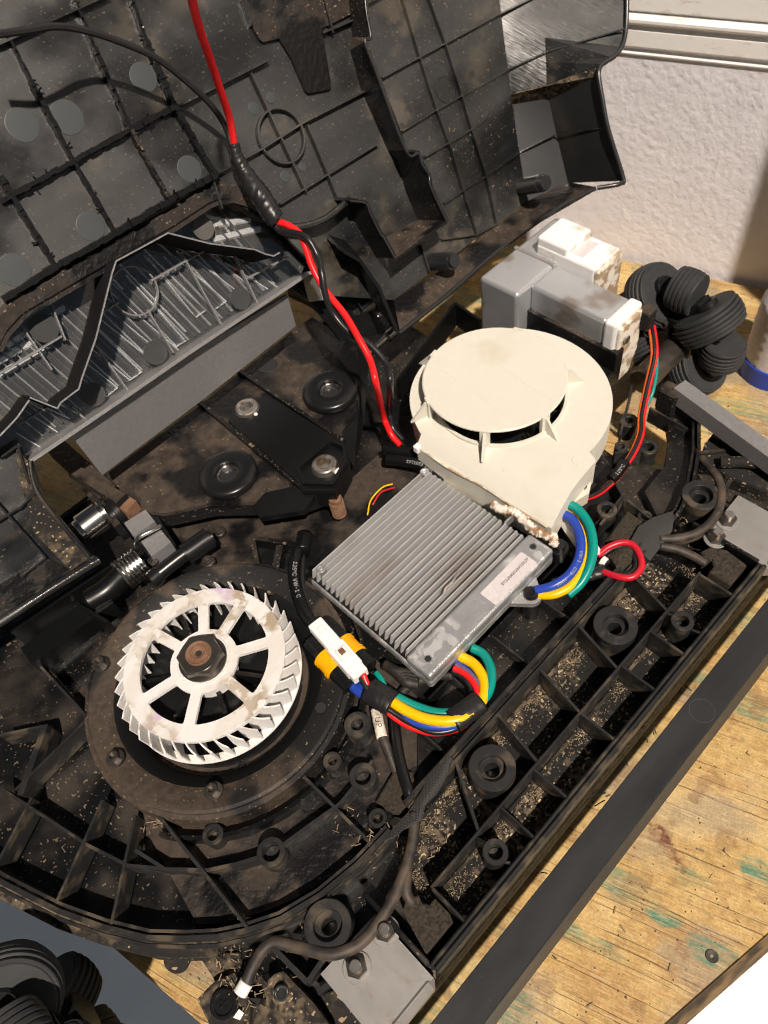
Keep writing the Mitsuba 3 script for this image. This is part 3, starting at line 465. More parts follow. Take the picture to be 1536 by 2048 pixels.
z = shell_z(m.vertices[:, 0], m.vertices[:, 1]); m.vertices = np.c_[m.vertices[:, :2], np.where(m.vertices[:, 2] > .002, z, np.where(m.vertices[:, 2] > -1, z-.003-.027*np.clip(1-m.vertices[:, 2]/.004, 0, 1)*np.where(m.vertices[:, 2] < .001, 1, 0), z))]
part(blo, 'housing', m, 'm_cream', 35)
lowp = outl.intersection(Polygon([(.24, .232), (.50, .222), (.50, .45), (.24, .45)])).buffer(-.0012)
part(blo, 'lower_housing', prism(lowp.difference(hole_), .046, .071), 'm_cream', 35)
part(blo, 'inlet_ring', mv(pipe(.0592, .0560, .0980, .1010, 60), CX, CY), 'm_cream', 30)
part(blo, 'inner_fan', mv(cat(cyl(.050, .052, .074), [put(bx(-.001, .001, -.054, -.040, .074, .088), (0, 0, 0), (0, 0, 1), (math.cos(a), math.sin(a), 0)) for a in np.arange(24)*.2618]), CX, CY), 'm_gloss')
ear = [p[:2] for p in ((0.3269,0.199,0.07), (0.3435,0.1952,0.07), (0.3702,0.2087,0.07), (0.3595,0.2132,0.07), (0.3365,0.2037,0.07))]
er = part(blo, 'ear', prism(Polygon(ear).buffer(.002), .060, .074), 'm_cream')
ep = (0.3459,0.2032,0.076); part(er, 'screw', mv(cat(lathe([(0, .074), (.0055, .074), (.0058, .0752), (.0048, .077), (0, .0772)], 26), bx(-.003, .003, -.0005, .0005, .077, .0776), bx(-.0005, .0005, -.003, .003, .077, .0776)), ep[0], ep[1]), 'm_gloss')
part(blo, 'dirty_edge', tube([(0.2835,0.33,0.087), (0.2839,0.293,0.0852), (0.2887,0.2593,0.0832), (0.2899,0.2271,0.0812), (0.2926,0.1961,0.0792)], .0012, 8), 'm_cream_dirty', True)
for u in (-.022, .016): part(blo, 'mould_line', hull([(ccx0+u+du+dv*.10, ccy0+dv, z) for du in (-.0035, .0035) for dv in (-.054, .054) for z in (.1170, .11812)]), 'm_cream', 20)
ps = (0.3493,0.2094,0.0985); part(blo, 'locating_pin', mv(cyl(.0062, .080, .0995), ps[0], ps[1]), 'm_cream')
ZC = .118; ccx, ccy = .3660, .3130
cap = part(blo, 'cap', mv(cat(lathe([(0, ZC-.003), (.0612, ZC-.003), (.0628, ZC-.0018), (.0628, ZC-.0006), (.0618, ZC), (0, ZC)], 90)), ccx, ccy), 'm_cream', 30)
for a in (100, 155, 213, 262, 318, 20):
    c, s = math.cos(math.radians(a)), math.sin(math.radians(a)); t = np.array([-s, c])
    def q(r, z): return (ccx+r*c, ccy+r*s, z)
    k = part(blo, 'strut', cat(hull([tuple(np.array(q(r, z))+np.append(t*d, 0)) for r, z in ((.058, ZC-.002), (.0655, ZC-.002), (.080, .0985), (.058, .0985)) for d in (-.0011, .0011)]), hull([tuple(np.array(q(r, z))+np.append(t*d, 0)) for r in (.0610, .0640) for z in (.0985, ZC+.0004) for d in (-.0042, .0042)])), 'm_cream', 20)
part(blo, 'hinge_knob', mv(rbx(-.0035, .0035, -.003, .003, .082, .090, .0015), .2830, .3300), 'm_white')

# ------------------------------------------------------------------ drive motor gearbox
gb = thing('gear_motor', 'square drive motor in a dull metal can with white plastic end cap and gearbox', 'motor')
part(gb, 'gear_case', rbx(.462, .582, .3655, .4135, .030, .116, .0045), 'm_can', 40)
part(gb, 'case_seam', rbx(.5155, .5165+.004, .3635, .4150, .030, .1175, .002), 'm_zinc', 40)
part(gb, 'motor_can', rbx(.4815, .5205, .2800, .3660, .030, .1155, .0042), 'm_can', 40)
ec = part(gb, 'end_cap', rbx(.4800, .5220, .2680, .2815, .034, .117, .0035), 'm_white', 40)
part(ec, 'cap_face', rbx(.4830, .5195, .2645, .2695, .040, .112, .002), 'm_white_dirty', 40)
pp = (0.5061,0.2707,0.09); part(ec, 'cap_screw', put(cyl(.0042, 0, .002), (.494, .2640, .094), (0, -1, 0)), 'm_steel')
part(ec, 'grommet', rbx(.5150, .5290, .2560, .2700, .090, .112, .003), 'm_brown', 40)
wbk = part(gb, 'white_gearbox', cat(rbx(.5230, .5640, .3230, .3920, .060, .1260, .003), rbx(.5240, .5630, .3560, .3925, .060, .1340, .003)), 'm_white', 40)
part(wbk, 'dirty_end', rbx(.5235, .5635, .3185, .3255, .062, .1245, .003), 'm_white_dirty', 40)
part(wbk, 'tag', prism(Polygon([(.531, .343), (.557, .343), (.557, .362), (.531, .362)]).buffer(-.001).buffer(.001), .1259, .1263), 'm_sticker')
part(gb, 'axle_seat', cat(bx(.478, .490, .262, .372, .030, .088), bx(.440, .482, .262, .372, .030, .066)), 'm_brown')
part(gb, 'axle_tube', put(cat(cyl(.013, 0, .070), cyl(.016, .060, .075)), (.500, .245, .045), (1, 0, 0)), 'm_dark_steel', 30)

# ------------------------------------------------------------------ omni wheels
def roller(parent, c, ax, R, L):
    prof = [(0, -L), (R*.60, -L), (R*.84, -L*.985), (R*.86, -L*.93)]
    for i in range(6):
        z0 = -L+2*L*i/6; z1 = z0+2*L/6
        rr = R*(1-.10*((z0+z1)/2/L)**2); prof += [(rr*.975, z0+L*.04), (rr, z0+L*.08), (rr, z1-L*.08), (rr*.975, z1-L*.04)]
        if i < 5: prof += [(rr*.935, z1-L*.02), (rr*.935, z1+L*.02)]
    prof += [(R*.86, L*.93), (R*.84, L*.985), (R*.60, L), (0, L)]
    return part(parent, 'roller', put(lathe(prof, 48), c, ax), 'm_roller', 25)
def omni(name, label, C0, a0):
    k = thing(name, label, 'wheel', 'omni wheels of the mower'); C0 = np.array(C0, float)
    hub = part(k, 'hub', put(cat(cyl(.026, -.016, .016), cyl(.014, -.024, .024), [put(bx(.015, .036, -.006, .006, -.008, .008, .001), (0, 0, 0), (0, 0, 1), (math.cos(a), math.sin(a), 0)) for a in np.arange(8)*math.pi/4+a0+math.pi/8+math.pi/2]), C0, (1, 0, 0), (0, 1, 0)), 'm_satin')
    for b in range(5): part(hub, 'hub_bolt', put(pipe(.0045, .0024, .0, .003), C0+np.array([-.018, .02*math.cos(b*1.257), .02*math.sin(b*1.257)]), (-1, 0, 0)), 'm_dark_steel')
    for i in range(8):
        a = a0+2*math.pi*i/8; big = i % 2 == 0; rad = np.array([0, math.cos(a), math.sin(a)]); tan = np.array([0, -math.sin(a), math.cos(a)])
        rr, L = (.0325, .0130) if big else (.0215, .0125); c = C0+rad*(.0415 if big else .0500); roller(k, c, tan, rr, L)
        for sg in (-1, 1):
            if not big: continue
            fk = c+tan*sg*(L+.0028)+rad*.006; f = part(k, 'fork', cat(put(cyl(.0105, -.003, .003), fk, tan), bar(fk-rad*.03, fk, .012, .009, (1, 0, 0), -.009, 1.0)), 'm_gloss')
            part(f, 'fork_screw', put(pipe(.0042, .0020, 0, .0015), fk+np.array([.0105, 0, 0])-rad*.012, (1, 0, 0)), 'm_dark_steel')
    return k
omni('omni_wheel', 'dark grey omni wheel with grooved rollers behind the motor, near the wall', (.580, .257, .046), math.pi*.75)
omni('omni_wheel', 'dark grey omni wheel with grooved rollers off the left edge of the bench', (-.190, .200, .050), math.pi*.25)

# ------------------------------------------------------------------ bumper bar
bp = thing('bumper_bar', 'long scuffed black bumper bar across the front with a round mark', 'bumper')
yb = [(.0175, .0575), (.0385, .0575), (.0390, .0560), (.0390, .0345), (.0125, .0335), (.0120, .0350), (.0165, .0565)]
prof = Polygon(yb); m = trimesh.creation.extrude_polygon(prof, .75, engine='earcut'); m.apply_transform(np.array([[0, 0, 1, -.22], [1, 0, 0, 0], [0, 1, 0, 0], [0, 0, 0, 1.]]))
part(bp, 'bar', m, 'm_bar', 20)
for x in (-.20, .50): part(bp, 'bracket', bx(x-.01, x+.01, .036, .058, .010, .045), 'm_satin')
c = (0.2504,0.0274,0.0577); part(bp, 'round_mark', mv(pipe(.0088, .0084, .0574, .05758, 40, .00002), c[0], c[1]), 'm_mark', label='faint pale ring mark')
for i, (p, q) in enumerate((((0.2113,0.0429,0.045), (0.2146,0.0478,0.046)), ((0.2176,0.0424,0.048), (0.2202,0.0466,0.05)), ((0.2192,0.0418,0.048), (0.2207,0.046,0.052)), ((0.1885,0.0439,0.046), (0.1947,0.0513,0.04)), ((0.1637,0.0465,0.05), (0.1566,0.0498,0.045)), ((0.1621,0.0433,0.05), (0.1504,0.0506,0.045)), ((0.0949,0.0405,0.05), (0.0929,0.044,0.048)), ((0.1576,0.0409,0.05), (0.1512,0.0438,0.045)))):
    one('bristle', 'thin black bristle behind the bumper bar, '+('fourth from the right', 'rightmost', 'second from the right', 'third from the right', 'third from the left', 'second from the left', 'leftmost and lowest', 'fifth from the right beside a stain')[i], 'bristle', tube([p, (np.array(p)+np.array(q))/2+[0, 0, .001], q], .0004, 6), 'm_rubber', group='bristles behind the bumper bar')

# ------------------------------------------------------------------ upper cover, opened and leaning back
cov = thing('upper_cover', 'opened black plastic mower cover showing its ribbed and dusty inner side', 'mower cover')
CO = np.array([.193, .445, .092]); CV = np.array([0, .505, .863]); CV /= np.linalg.norm(CV); CN = np.array([0, -CV[2], CV[1]])
CM = np.eye(4); CM[:3, 0], CM[:3, 1], CM[:3, 2], CM[:3, 3] = (1, 0, 0), CV, CN, CO
def cv(m): m = m.copy(); m.apply_transform(CM); return m
pane_px = [(-0.1682,0.1548), (-0.1469,0.171), (-0.1252,0.177), (-0.1132,0.1835), (-0.0956,0.1878), (-0.0572,0.1868), (0.043,0.1831), (0.0799,0.1835), (0.0895,0.182), (0.0998,0.1775), (0.1116,0.1669), (0.1218,0.1492), (0.128,0.1246), (0.1358,0.0992), (0.128,0.0942), (0.0751,0.0956), (-0.0041,0.0981), (-0.0757,0.0988), (-0.1594,0.1006), (-0.1555,0.1179), (-0.1731,0.1168)]
pane = Polygon(pane_px).buffer(0)
panel = Polygon([(0.0043,0.5128), (0.5433,0.3834), (0.4629,0.2095), (0.4557,0.19), (0.4449,0.162), (0.4238,0.1047), (0.4038,0.044), (0.3939,0.0218), (0.3463,0.0241), (0.1952,0.0266), (0.1284,0.0721), (0.1358,0.0992), (0.128,0.0942), (-0.1594,0.1006), (-0.1714,0.0732), (-0.173,0.0122), (-0.1689,0.0092), (-0.2522,0.0174), (-0.3654,0.0314), (-0.2711,0.1956)]).buffer(0).difference(pane.buffer(.001))
part(cov, 'panel', cv(prism(panel, -.004, 0)), 'm_cover', 20)
part(cov, 'back_skin', cv(prism(Polygon([(0.0043,0.5128), (0.452,0.4053), (0.2839,0.0834), (0.1892,0.0248), (0.1296,0.074), (0.1183,0.0934), (-0.1565,0.1042), (-0.2187,0.0594), (-0.3605,0.0902)]).buffer(0), -.040, -.037)), 'm_smoke', 20)
# folded right side
R0 = [(0.7071,0.603,0.362), (0.6559,0.5508,0.2728), (0.6461,0.5382,0.2512), (0.6379,0.5268,0.2318), (0.6232,0.5073,0.1984)]
side = []
for (a, b, d) in (((0.66,0.5542,0.2786), (0.6892,0.5213,0.274), (0.7247,0.4505,0.2736)), ((0.6487,0.541,0.256), (0.6766,0.5097,0.2543), (0.7084,0.436,0.2488)), ((0.6379,0.5268,0.2318), (0.6656,0.4989,0.2357), (0.691,0.4265,0.2326)), ((0.6296,0.5147,0.2111), (0.6556,0.4888,0.2185), (0.6778,0.4273,0.2282)), ((0.6232,0.5073,0.1984), (0.6459,0.4797,0.203), (0.6662,0.4296,0.2265))): side.append([a, b, d])
part(cov, 'side_panel', quadgrid(side, .003), 'm_cover', 20)
low = []
for (e, a, b, d) in (((0.5916,0.5131,0.1886), (0.6307,0.5099,0.1832), (0.6548,0.4831,0.1858), (0.6594,0.4283,0.2185)), ((0.5889,0.5057,0.1759), (0.6177,0.4935,0.1551), (0.6469,0.4638,0.1528), (0.6446,0.4031,0.1811)), ((0.5694,0.4863,0.1428), (0.5961,0.4631,0.1032), (0.6392,0.4405,0.113), (0.6353,0.3727,0.1406))): low.append([e, a, b, d])
part(cov, 'side_panel', quadgrid([r[1:] for r in low], .003), 'm_cover_clean', 20, label='clean dark lower corner of the cover')
part(cov, 'ledge', quadgrid([[(0.5825,0.5052,0.1949), (0.622,0.5063,0.1967), (0.6454,0.4793,0.2023), (0.6636,0.4294,0.2262)], [(0.5909,0.5125,0.1876), (0.6302,0.5095,0.1825), (0.6543,0.4827,0.1851), (0.66,0.4282,0.2183)]], .0025), 'm_heavy', 20)
def edge(path, r=.0022, mat='m_cover_clean', nm='rim'): return part(cov, nm, tube(path, r, 10, 6), mat, 40)
edge([(0.7267,0.453,0.2808), (0.7066,0.4348,0.2497), (0.6931,0.4267,0.2358), (0.6798,0.425,0.2301), (0.6677,0.4285,0.2275), (0.6609,0.4291,0.2256), (0.6554,0.4262,0.2207), (0.6487,0.4147,0.2039), (0.6419,0.4001,0.1817), (0.6352,0.3731,0.1443), (0.6307,0.3714,0.1413), (0.6243,0.3734,0.1418), (0.6117,0.3862,0.1407)])
bot_in = [(0.3882,0.4584,0.115), (0.4448,0.456,0.1108), (0.5393,0.4572,0.1128), (0.588,0.4569,0.1123), (0.6397,0.4409,0.1138)]
bot_out = [(0.3651,0.4283,0.1071), (0.429,0.4285,0.1073), (0.5133,0.4295,0.109), (0.565,0.4199,0.118), (0.6165,0.391,0.1376)]
part(cov, 'bottom_wall', quadgrid([bot_in, bot_out], .003), 'm_brown', 20)
edge([(0.3628,0.4274,0.1074), (0.4278,0.4274,0.1074), (0.4993,0.4289,0.1099), (0.551,0.4277,0.11), (0.5836,0.4108,0.1254), (0.6129,0.3886,0.1392)])
edge([(0.0243,0.4404,0.1039), (-0.0186,0.443,0.1084), (-0.0607,0.4451,0.112), (-0.1071,0.4482,0.1173)], .0035, 'm_cover', 'lower_rail')
part(cov, 'lower_rail_wall', quadgrid([[(0.0241,0.4496,0.0999), (-0.0574,0.4549,0.1089), (-0.1044,0.4581,0.1144)], [(0.0234,0.4391,0.1057), (-0.061,0.4434,0.113), (-0.1073,0.4465,0.1184)]], .003), 'm_brown', 20)
edge([(0.0334,0.4927,0.1814), (0.026,0.4862,0.1704), (0.0214,0.478,0.1563), (0.0201,0.4633,0.1312), (0.0199,0.4484,0.1057)], .0016, 'm_cover', 'cutout_edge')
part(cov, 'cutout_wall', quadgrid([[(0.034,0.4933,0.1804), (0.0219,0.479,0.1561), (0.0205,0.4491,0.1049)], [(0.0361,0.5227,0.1554), (0.0232,0.5076,0.1296), (0.0217,0.4759,0.0754)]], .002), 'm_black', 20)
def crib(p, q, w=.0018, h=.006, mat='m_cover', nm='rib', up=None): return part(cov, nm, bar(p, q, w, h, CN if up is None else up, 0), mat, 20)
def thick(p, q, w=.0042, h=.0065, sd=0, n=16): return part(cov, 'cut_rib', ragged(p, q, w, h, CN, n, sd), 'm_brown' if sd % 3 == 0 else 'm_satin', 20)
part(cov, 'dirty_strip', cv(prism(Polygon([(-0.1608,0.1157), (-0.1607,0.1001), (-0.172,0.0717), (-0.1733,0.0125), (-0.1906,0.0128), (-0.1917,0.056), (-0.174,0.0934)]).buffer(0), 0, .004)), 'm_heavy', 20)
part(cov, 'dark_opening', cv(prism(Polygon([(-0.1998,0.0833), (-0.2002,0.0653), (-0.2133,0.0662), (-0.2365,0.0699), (-0.2101,0.1026)]).buffer(0), 0, .0008)), 'm_ink', 20)
part(cov, 'dirty_strip', cv(prism(Polygon([(-0.1981,0.0349), (-0.1906,0.0128), (-0.2509,0.0189), (-0.2745,0.0225), (-0.2596,0.041)]).buffer(0), 0, .003)), 'm_brown', 20)
for p, q in (((-0.0044,0.4941,0.1759), (-0.0051,0.4626,0.1221)), ((0.0195,0.5037,0.1923), (0.0337,0.5036,0.1921)), ((-0.0142,0.4851,0.1605), (0.004,0.4846,0.1597)), ((0.0337,0.5036,0.1921), (0.0219,0.4897,0.1684)), ((0.0038,0.4842,0.159), (0.0201,0.4854,0.161)), ((-0.0275,0.4624,0.1218), (-0.0051,0.4626,0.1221))): part(cov, 'rib', bar(p, q, .0018, .007, CN, 0), 'm_cover_clean', 20)
# coarse cut ribs on the left
thick((0.2638,0.6205,0.3918), (0.2603,0.6124,0.3781), .002, .006, 1, 5); thick((0.2603,0.6124,0.3781), (0.2473,0.5757,0.3154), .0035, .006, 2, 18); thick((0.2473,0.5757,0.3154), (0.244,0.5481,0.2682), .0035, .006, 3, 14)
thick((0.3031,0.613,0.379), (0.2968,0.5987,0.3547), .003, .006, 4, 8); thick((0.2968,0.5987,0.3547), (0.2891,0.5754,0.3148), .004, .007, 5, 14); thick((0.2891,0.5754,0.3148), (0.2894,0.5462,0.2649), .004, .007, 7, 16)
thick((0.2069,0.6197,0.3905), (0.2023,0.6041,0.3639), .002, .006, 8, 8); thick((0.2023,0.6041,0.3639), (0.1954,0.5758,0.3156), .0035, .006, 10, 16); thick((0.1954,0.5758,0.3156), (0.1914,0.5474,0.2669), .003, .006, 11, 14)
thick((0.1442,0.5829,0.3277), (0.1426,0.5766,0.317), .004, .006, 13, 5); thick((0.1426,0.5766,0.317), (0.138,0.5487,0.2692), .0035, .006, 14, 14)
thick((0.1335,0.5761,0.3161), (0.1954,0.5758,0.3156), .0040, .006, 16, 14); thick((0.1954,0.5758,0.3156), (0.2473,0.5757,0.3154), .0040, .006, 17, 12); thick((0.2473,0.5757,0.3154), (0.2909,0.5749,0.314), .0045, .007, 19, 12)
thick((0.0923,0.5486,0.2691), (0.138,0.5487,0.2692), .005, .008, 20, 10); thick((0.138,0.5487,0.2692), (0.1911,0.5478,0.2677), .0045, .008, 22, 12); thick((0.1911,0.5478,0.2677), (0.2458,0.5477,0.2674), .005, .009, 23, 12); thick((0.2458,0.5477,0.2674), (0.2882,0.5465,0.2654), .005, .009, 25, 10)
for p, q in (((0.1988,0.6176,0.3869), (0.2888,0.6166,0.3852)), ((0.1772,0.619,0.3893), (0.1988,0.6176,0.3869)), ((0.2928,0.5745,0.3133), (0.384,0.573,0.3107)), ((0.2913,0.5468,0.2659), (0.3364,0.5458,0.2643)), ((0.3866,0.546,0.2646), (0.4711,0.5432,0.2599)), ((0.3282,0.5237,0.2266), (0.4466,0.5222,0.2239)), ((0.3635,0.572,0.3091), (0.3568,0.5221,0.2238)), ((0.389,0.5443,0.2617), (0.3822,0.5115,0.2056)), ((0.3364,0.5458,0.2643), (0.3866,0.546,0.2646)),
             ((0.2862,0.547,0.2662), (0.279,0.5345,0.245)), ((0.3891,0.5966,0.351), (0.3856,0.5865,0.3339)), ((0.4443,0.5717,0.3085), (0.4784,0.5701,0.3059)), ((0.462,0.5847,0.3307), (0.4537,0.5698,0.3053))): crib(p, q)
part(cov, 'round_rib', put(pipe(.0225, .0207, 0, .006, 56), (0.3615,0.546,0.2645), CN, (1, 0, 0)), 'm_cover', 30)
for p, r in (((0.2808,0.5889,0.3379), .0105), ((0.2112,0.5893,0.3386), .0120), ((0.1799,0.5938,0.3462), .0115), ((0.2744,0.5536,0.2775), .0100), ((0.179,0.5543,0.2789), .0105), ((0.1123,0.5551,0.2802), .0115), ((0.3531,0.5604,0.2892), .005), ((0.3722,0.5605,0.2895), .0042), ((0.3481,0.5317,0.2402), .0045), ((0.3679,0.5311,0.2392), .0035)):
    part(cov, 'ejector_mark', put(lathe([(0, .0001), (r, .0001), (r+.0002, .0004), (r-.0004, .0006), (0, .0006)], 40), p, CN), 'm_mark', 20)
# right half: fine ribs over dusty panel
for p, q in (((0.5404,0.5699,0.3054), (0.5317,0.5439,0.261)), ((0.5317,0.5439,0.261), (0.5255,0.521,0.2219)), ((0.5255,0.521,0.2219), (0.5224,0.5014,0.1884)), ((0.5224,0.5014,0.1884), (0.5162,0.4827,0.1564)), ((0.5162,0.4827,0.1564), (0.5096,0.4594,0.1166)),
             ((0.5683,0.5646,0.2964), (0.5661,0.5437,0.2606)), ((0.5661,0.5437,0.2606), (0.5602,0.5188,0.2181)), ((0.5602,0.5188,0.2181), (0.5549,0.5025,0.1903)), ((0.5549,0.5025,0.1903), (0.5493,0.4804,0.1525)), ((0.5493,0.4804,0.1525), (0.5379,0.4567,0.112)),
             ((0.4914,0.5729,0.3105), (0.5195,0.5728,0.3103)), ((0.4826,0.5446,0.2622), (0.5312,0.5435,0.2604)), ((0.5312,0.5435,0.2604), (0.6434,0.541,0.2561)), ((0.4782,0.5209,0.2216), (0.5245,0.5202,0.2206)), ((0.5245,0.5202,0.2206), (0.6301,0.5171,0.2152)), ((0.4897,0.5056,0.1955), (0.5261,0.5043,0.1933)), ((0.5261,0.5043,0.1933), (0.5561,0.5035,0.1919)), ((0.5561,0.5035,0.1919), (0.5836,0.5042,0.1932)),
             ((0.4885,0.482,0.1552), (0.518,0.4817,0.1547)), ((0.518,0.4817,0.1547), (0.5495,0.4806,0.1528)), ((0.5495,0.4806,0.1528), (0.6059,0.4798,0.1515)), ((0.4676,0.4683,0.1318), (0.5096,0.4594,0.1166)), ((0.4426,0.4726,0.1391), (0.4375,0.459,0.1159)), ((0.5096,0.4594,0.1166), (0.5389,0.4575,0.1134))): crib(p, q, .0016, .0045)
crib((0.6434,0.541,0.2561), (0.6843,0.5164,0.2657), .0016, .004); crib((0.6301,0.5171,0.2152), (0.6595,0.4929,0.2255), .0016, .004); crib((0.6595,0.4929,0.2255), (0.6973,0.4331,0.2439), .0016, .004)
crib((0.6153,0.4873,0.1445), (0.6441,0.4658,0.1562), .0016, .004); crib((0.6441,0.4658,0.1562), (0.645,0.4035,0.1818), .0016, .004)
for p in ((0.5176,0.4672,0.1299), (0.54,0.4971,0.1811), (0.5467,0.5254,0.2294)): part(cov, 'ejector_mark', put(pipe(.0115, .0108, 0, .0008, 30), p, CN), 'm_cover_clean', 20)
part(cov, 'screw_post', cat(tube([(0.5929,0.4686,0.1224), (0.5776,0.4283,0.1495)], .0085, 18), tube([(0.5769,0.4296,0.1489), (0.5765,0.4232,0.1524)], .0070, 18)), 'm_cover_clean', 40)
part(cov, 'screw_post', cat(tube([(0.4473,0.4657,0.1194), (0.4501,0.4359,0.1318)], .0085, 18), tube([(0.4492,0.437,0.1319), (0.4493,0.4318,0.1347)], .0065, 18)), 'm_cover_clean', 40)
# stepped duct wall
st_top = [(0.4811,0.5483,0.3378), (0.4725,0.54,0.3237), (0.4651,0.5304,0.3072), (0.458,0.53,0.3065), (0.4548,0.5151,0.2812), (0.4494,0.4843,0.2285), (0.4607,0.4804,0.2218), (0.4595,0.4753,0.213), (0.4615,0.47,0.204), (0.4577,0.4649,0.1952), (0.458,0.4481,0.1666)]
st_bot = [(0.4902,0.5835,0.3286), (0.4825,0.5746,0.3135), (0.4741,0.5646,0.2964), (0.4661,0.5609,0.29), (0.4585,0.5449,0.2627), (0.4567,0.5173,0.2156), (0.4591,0.5114,0.2054), (0.4577,0.5061,0.1963), (0.4569,0.5012,0.1881), (0.4551,0.4967,0.1803), (0.4536,0.4829,0.1567)]
part(cov, 'duct_wall', quadgrid([st_bot, st_top], .0025), 'm_brown', 20)
part(cov, 'duct_floor', quadgrid([[(0.4536,0.4829,0.1567), (0.4385,0.4838,0.1583), (0.4115,0.4852,0.1607)], [(0.458,0.4481,0.1666), (0.4248,0.4479,0.1682), (0.3879,0.4477,0.1678)]], .0025), 'm_brown', 20)
edge(st_top, .0012, 'm_cover_clean', 'duct_edge')
low_t = [(0.3777,0.484,0.218), (0.3899,0.4796,0.2105), (0.3896,0.4747,0.2021), (0.3896,0.4645,0.1847), (0.3908,0.4634,0.1828), (0.3898,0.4499,0.1657)]
low_b = [(0.3808,0.5123,0.207), (0.3905,0.5068,0.1976), (0.3895,0.5027,0.1905), (0.3906,0.4923,0.1728), (0.3917,0.4881,0.1657), (0.3925,0.4801,0.152)]
part(cov, 'duct_wall', quadgrid([low_b, low_t], .0025), 'm_satin', 20); edge(low_t, .0010, 'm_cover_clean', 'duct_edge')
part(cov, 'curved_duct', cat([tube([(0.3137,0.5058,0.2197), (0.3313,0.4979,0.2141), (0.3505,0.4937,0.2109), (0.372,0.4939,0.2111), (0.3864,0.496,0.2109)], .003, 10), quadgrid([[(0.3222,0.5244,0.2039), (0.3442,0.5183,0.1936), (0.3677,0.5154,0.1885), (0.4003,0.5157,0.189)], [(0.3137,0.5058,0.2197), (0.3313,0.4979,0.2141), (0.3502,0.4935,0.2106), (0.3864,0.496,0.2109)]], .002)]), 'm_cover', 40)
part(cov, 'dusty_recess', cv(prism(Polygon([(0.1961,0.3001), (0.1926,0.2802), (0.1939,0.2667), (0.2107,0.2631), (0.2129,0.2459), (0.2105,0.2175), (0.2358,0.2107), (0.2535,0.2541), (0.2888,0.2527), (0.2994,0.2774), (0.2005,0.3135)]).buffer(-.004).buffer(.004), 0, .0035)), 'm_brown', 20)
part(cov, 'hinge_box', cat(quadgrid([[(0.3578,0.5013,0.1883), (0.3715,0.495,0.1775), (0.3701,0.4667,0.1291), (0.3794,0.45,0.1005)], [(0.3494,0.4683,0.1913), (0.36,0.4604,0.1778), (0.3644,0.4452,0.1518), (0.3594,0.4231,0.114)]], .003), quadgrid([[(0.3649,0.5249,0.1692), (0.3884,0.5178,0.1571), (0.408,0.4794,0.0914)], [(0.3219,0.5124,0.1477), (0.3313,0.4804,0.0931), (0.3948,0.4647,0.0662)]], .003)), 'm_satin', 20)
r = np.random.default_rng(12); ch = []
for _ in range(230):
    u, v = r.uniform(.50, .68), r.uniform(.03, .27); p = CO+np.array([u-.193, 0, 0])+CV*v+CN*.0006
    m = trimesh.creation.box((r.lognormal(-6.9, .55), r.uniform(.0002, .0006), .0004)); m.apply_transform(trimesh.transformations.euler_matrix(0, 0, r.uniform(0, 6.3)))
    if panel.contains(Point(u-.193, v)): ch.append(put(m, p, CN, (1, 0, 0)))
one('cover_sawdust', 'pale wood shavings clinging to the right half of the open cover', 'wood shavings', cat(ch), 'm_chip', False, kind='stuff')
# smoky window with prism bars behind it
win = part(cov, 'window', cv(prism(pane.buffer(-.0005), -.0132, -.0130)), 'm_pane', False, label='smoky clear plastic window')
part(win, 'window_back', cv(prism(pane.buffer(.004), -.0245, -.0225)), 'm_smoke', 20)
def wbar(p, q, w=.0014, h=.003, mat='m_prism', nm='prism_bar', base=-.0225):
    a, b = np.array(p)-CN*.0, np.array(q)
    return part(win, nm, bar(a, b, w, base+h, CN, base, .5), mat, 20)
for p, q in (((0.2106,0.5381,0.2511), (0.2274,0.5031,0.1914)), ((0.1864,0.5386,0.252), (0.2018,0.5004,0.1867)), ((0.1658,0.533,0.2423), (0.1871,0.4959,0.1789)), ((0.1465,0.5252,0.2291), (0.163,0.4984,0.1833)), ((0.1405,0.5216,0.2229), (0.1496,0.4973,0.1814)), ((0.1263,0.5182,0.217), (0.1376,0.4975,0.1816)), ((0.1162,0.514,0.21), (0.1255,0.4977,0.1821)), ((0.1056,0.5108,0.2045), (0.114,0.4973,0.1814)), ((0.2243,0.5365,0.2483), (0.2479,0.5012,0.1881)), ((0.238,0.53,0.2372), (0.2634,0.5002,0.1863)), ((0.2098,0.5335,0.2432), (0.216,0.5028,0.1908)), ((0.1861,0.5325,0.2416), (0.1964,0.4982,0.183)),
             ((0.0559,0.5115,0.2057), (0.0653,0.497,0.1809)), ((0.0625,0.5143,0.2105), (0.0795,0.4987,0.1837)), ((0.0404,0.5059,0.196), (0.0491,0.494,0.1758)), ((0.0789,0.5073,0.1985), (0.0883,0.4967,0.1803)), ((0.2549,0.5252,0.2291), (0.2752,0.5004,0.1866)), ((0.2664,0.515,0.2116), (0.2884,0.4952,0.1777)), ((0.282,0.5093,0.2019), (0.2976,0.4932,0.1744)), ((0.1554,0.5283,0.2343), (0.1742,0.4972,0.1811)), ((0.1743,0.536,0.2475), (0.1774,0.5284,0.2345))): wbar(p, q)
pa, pb_ = np.array((-0.1525,0.1036)), np.array((0.1139,0.0959)); e1 = np.array((-0.0008,0.1449))-np.array((0.0121,0.083)); e1 /= np.linalg.norm(e1); insl = pane.buffer(-.004)
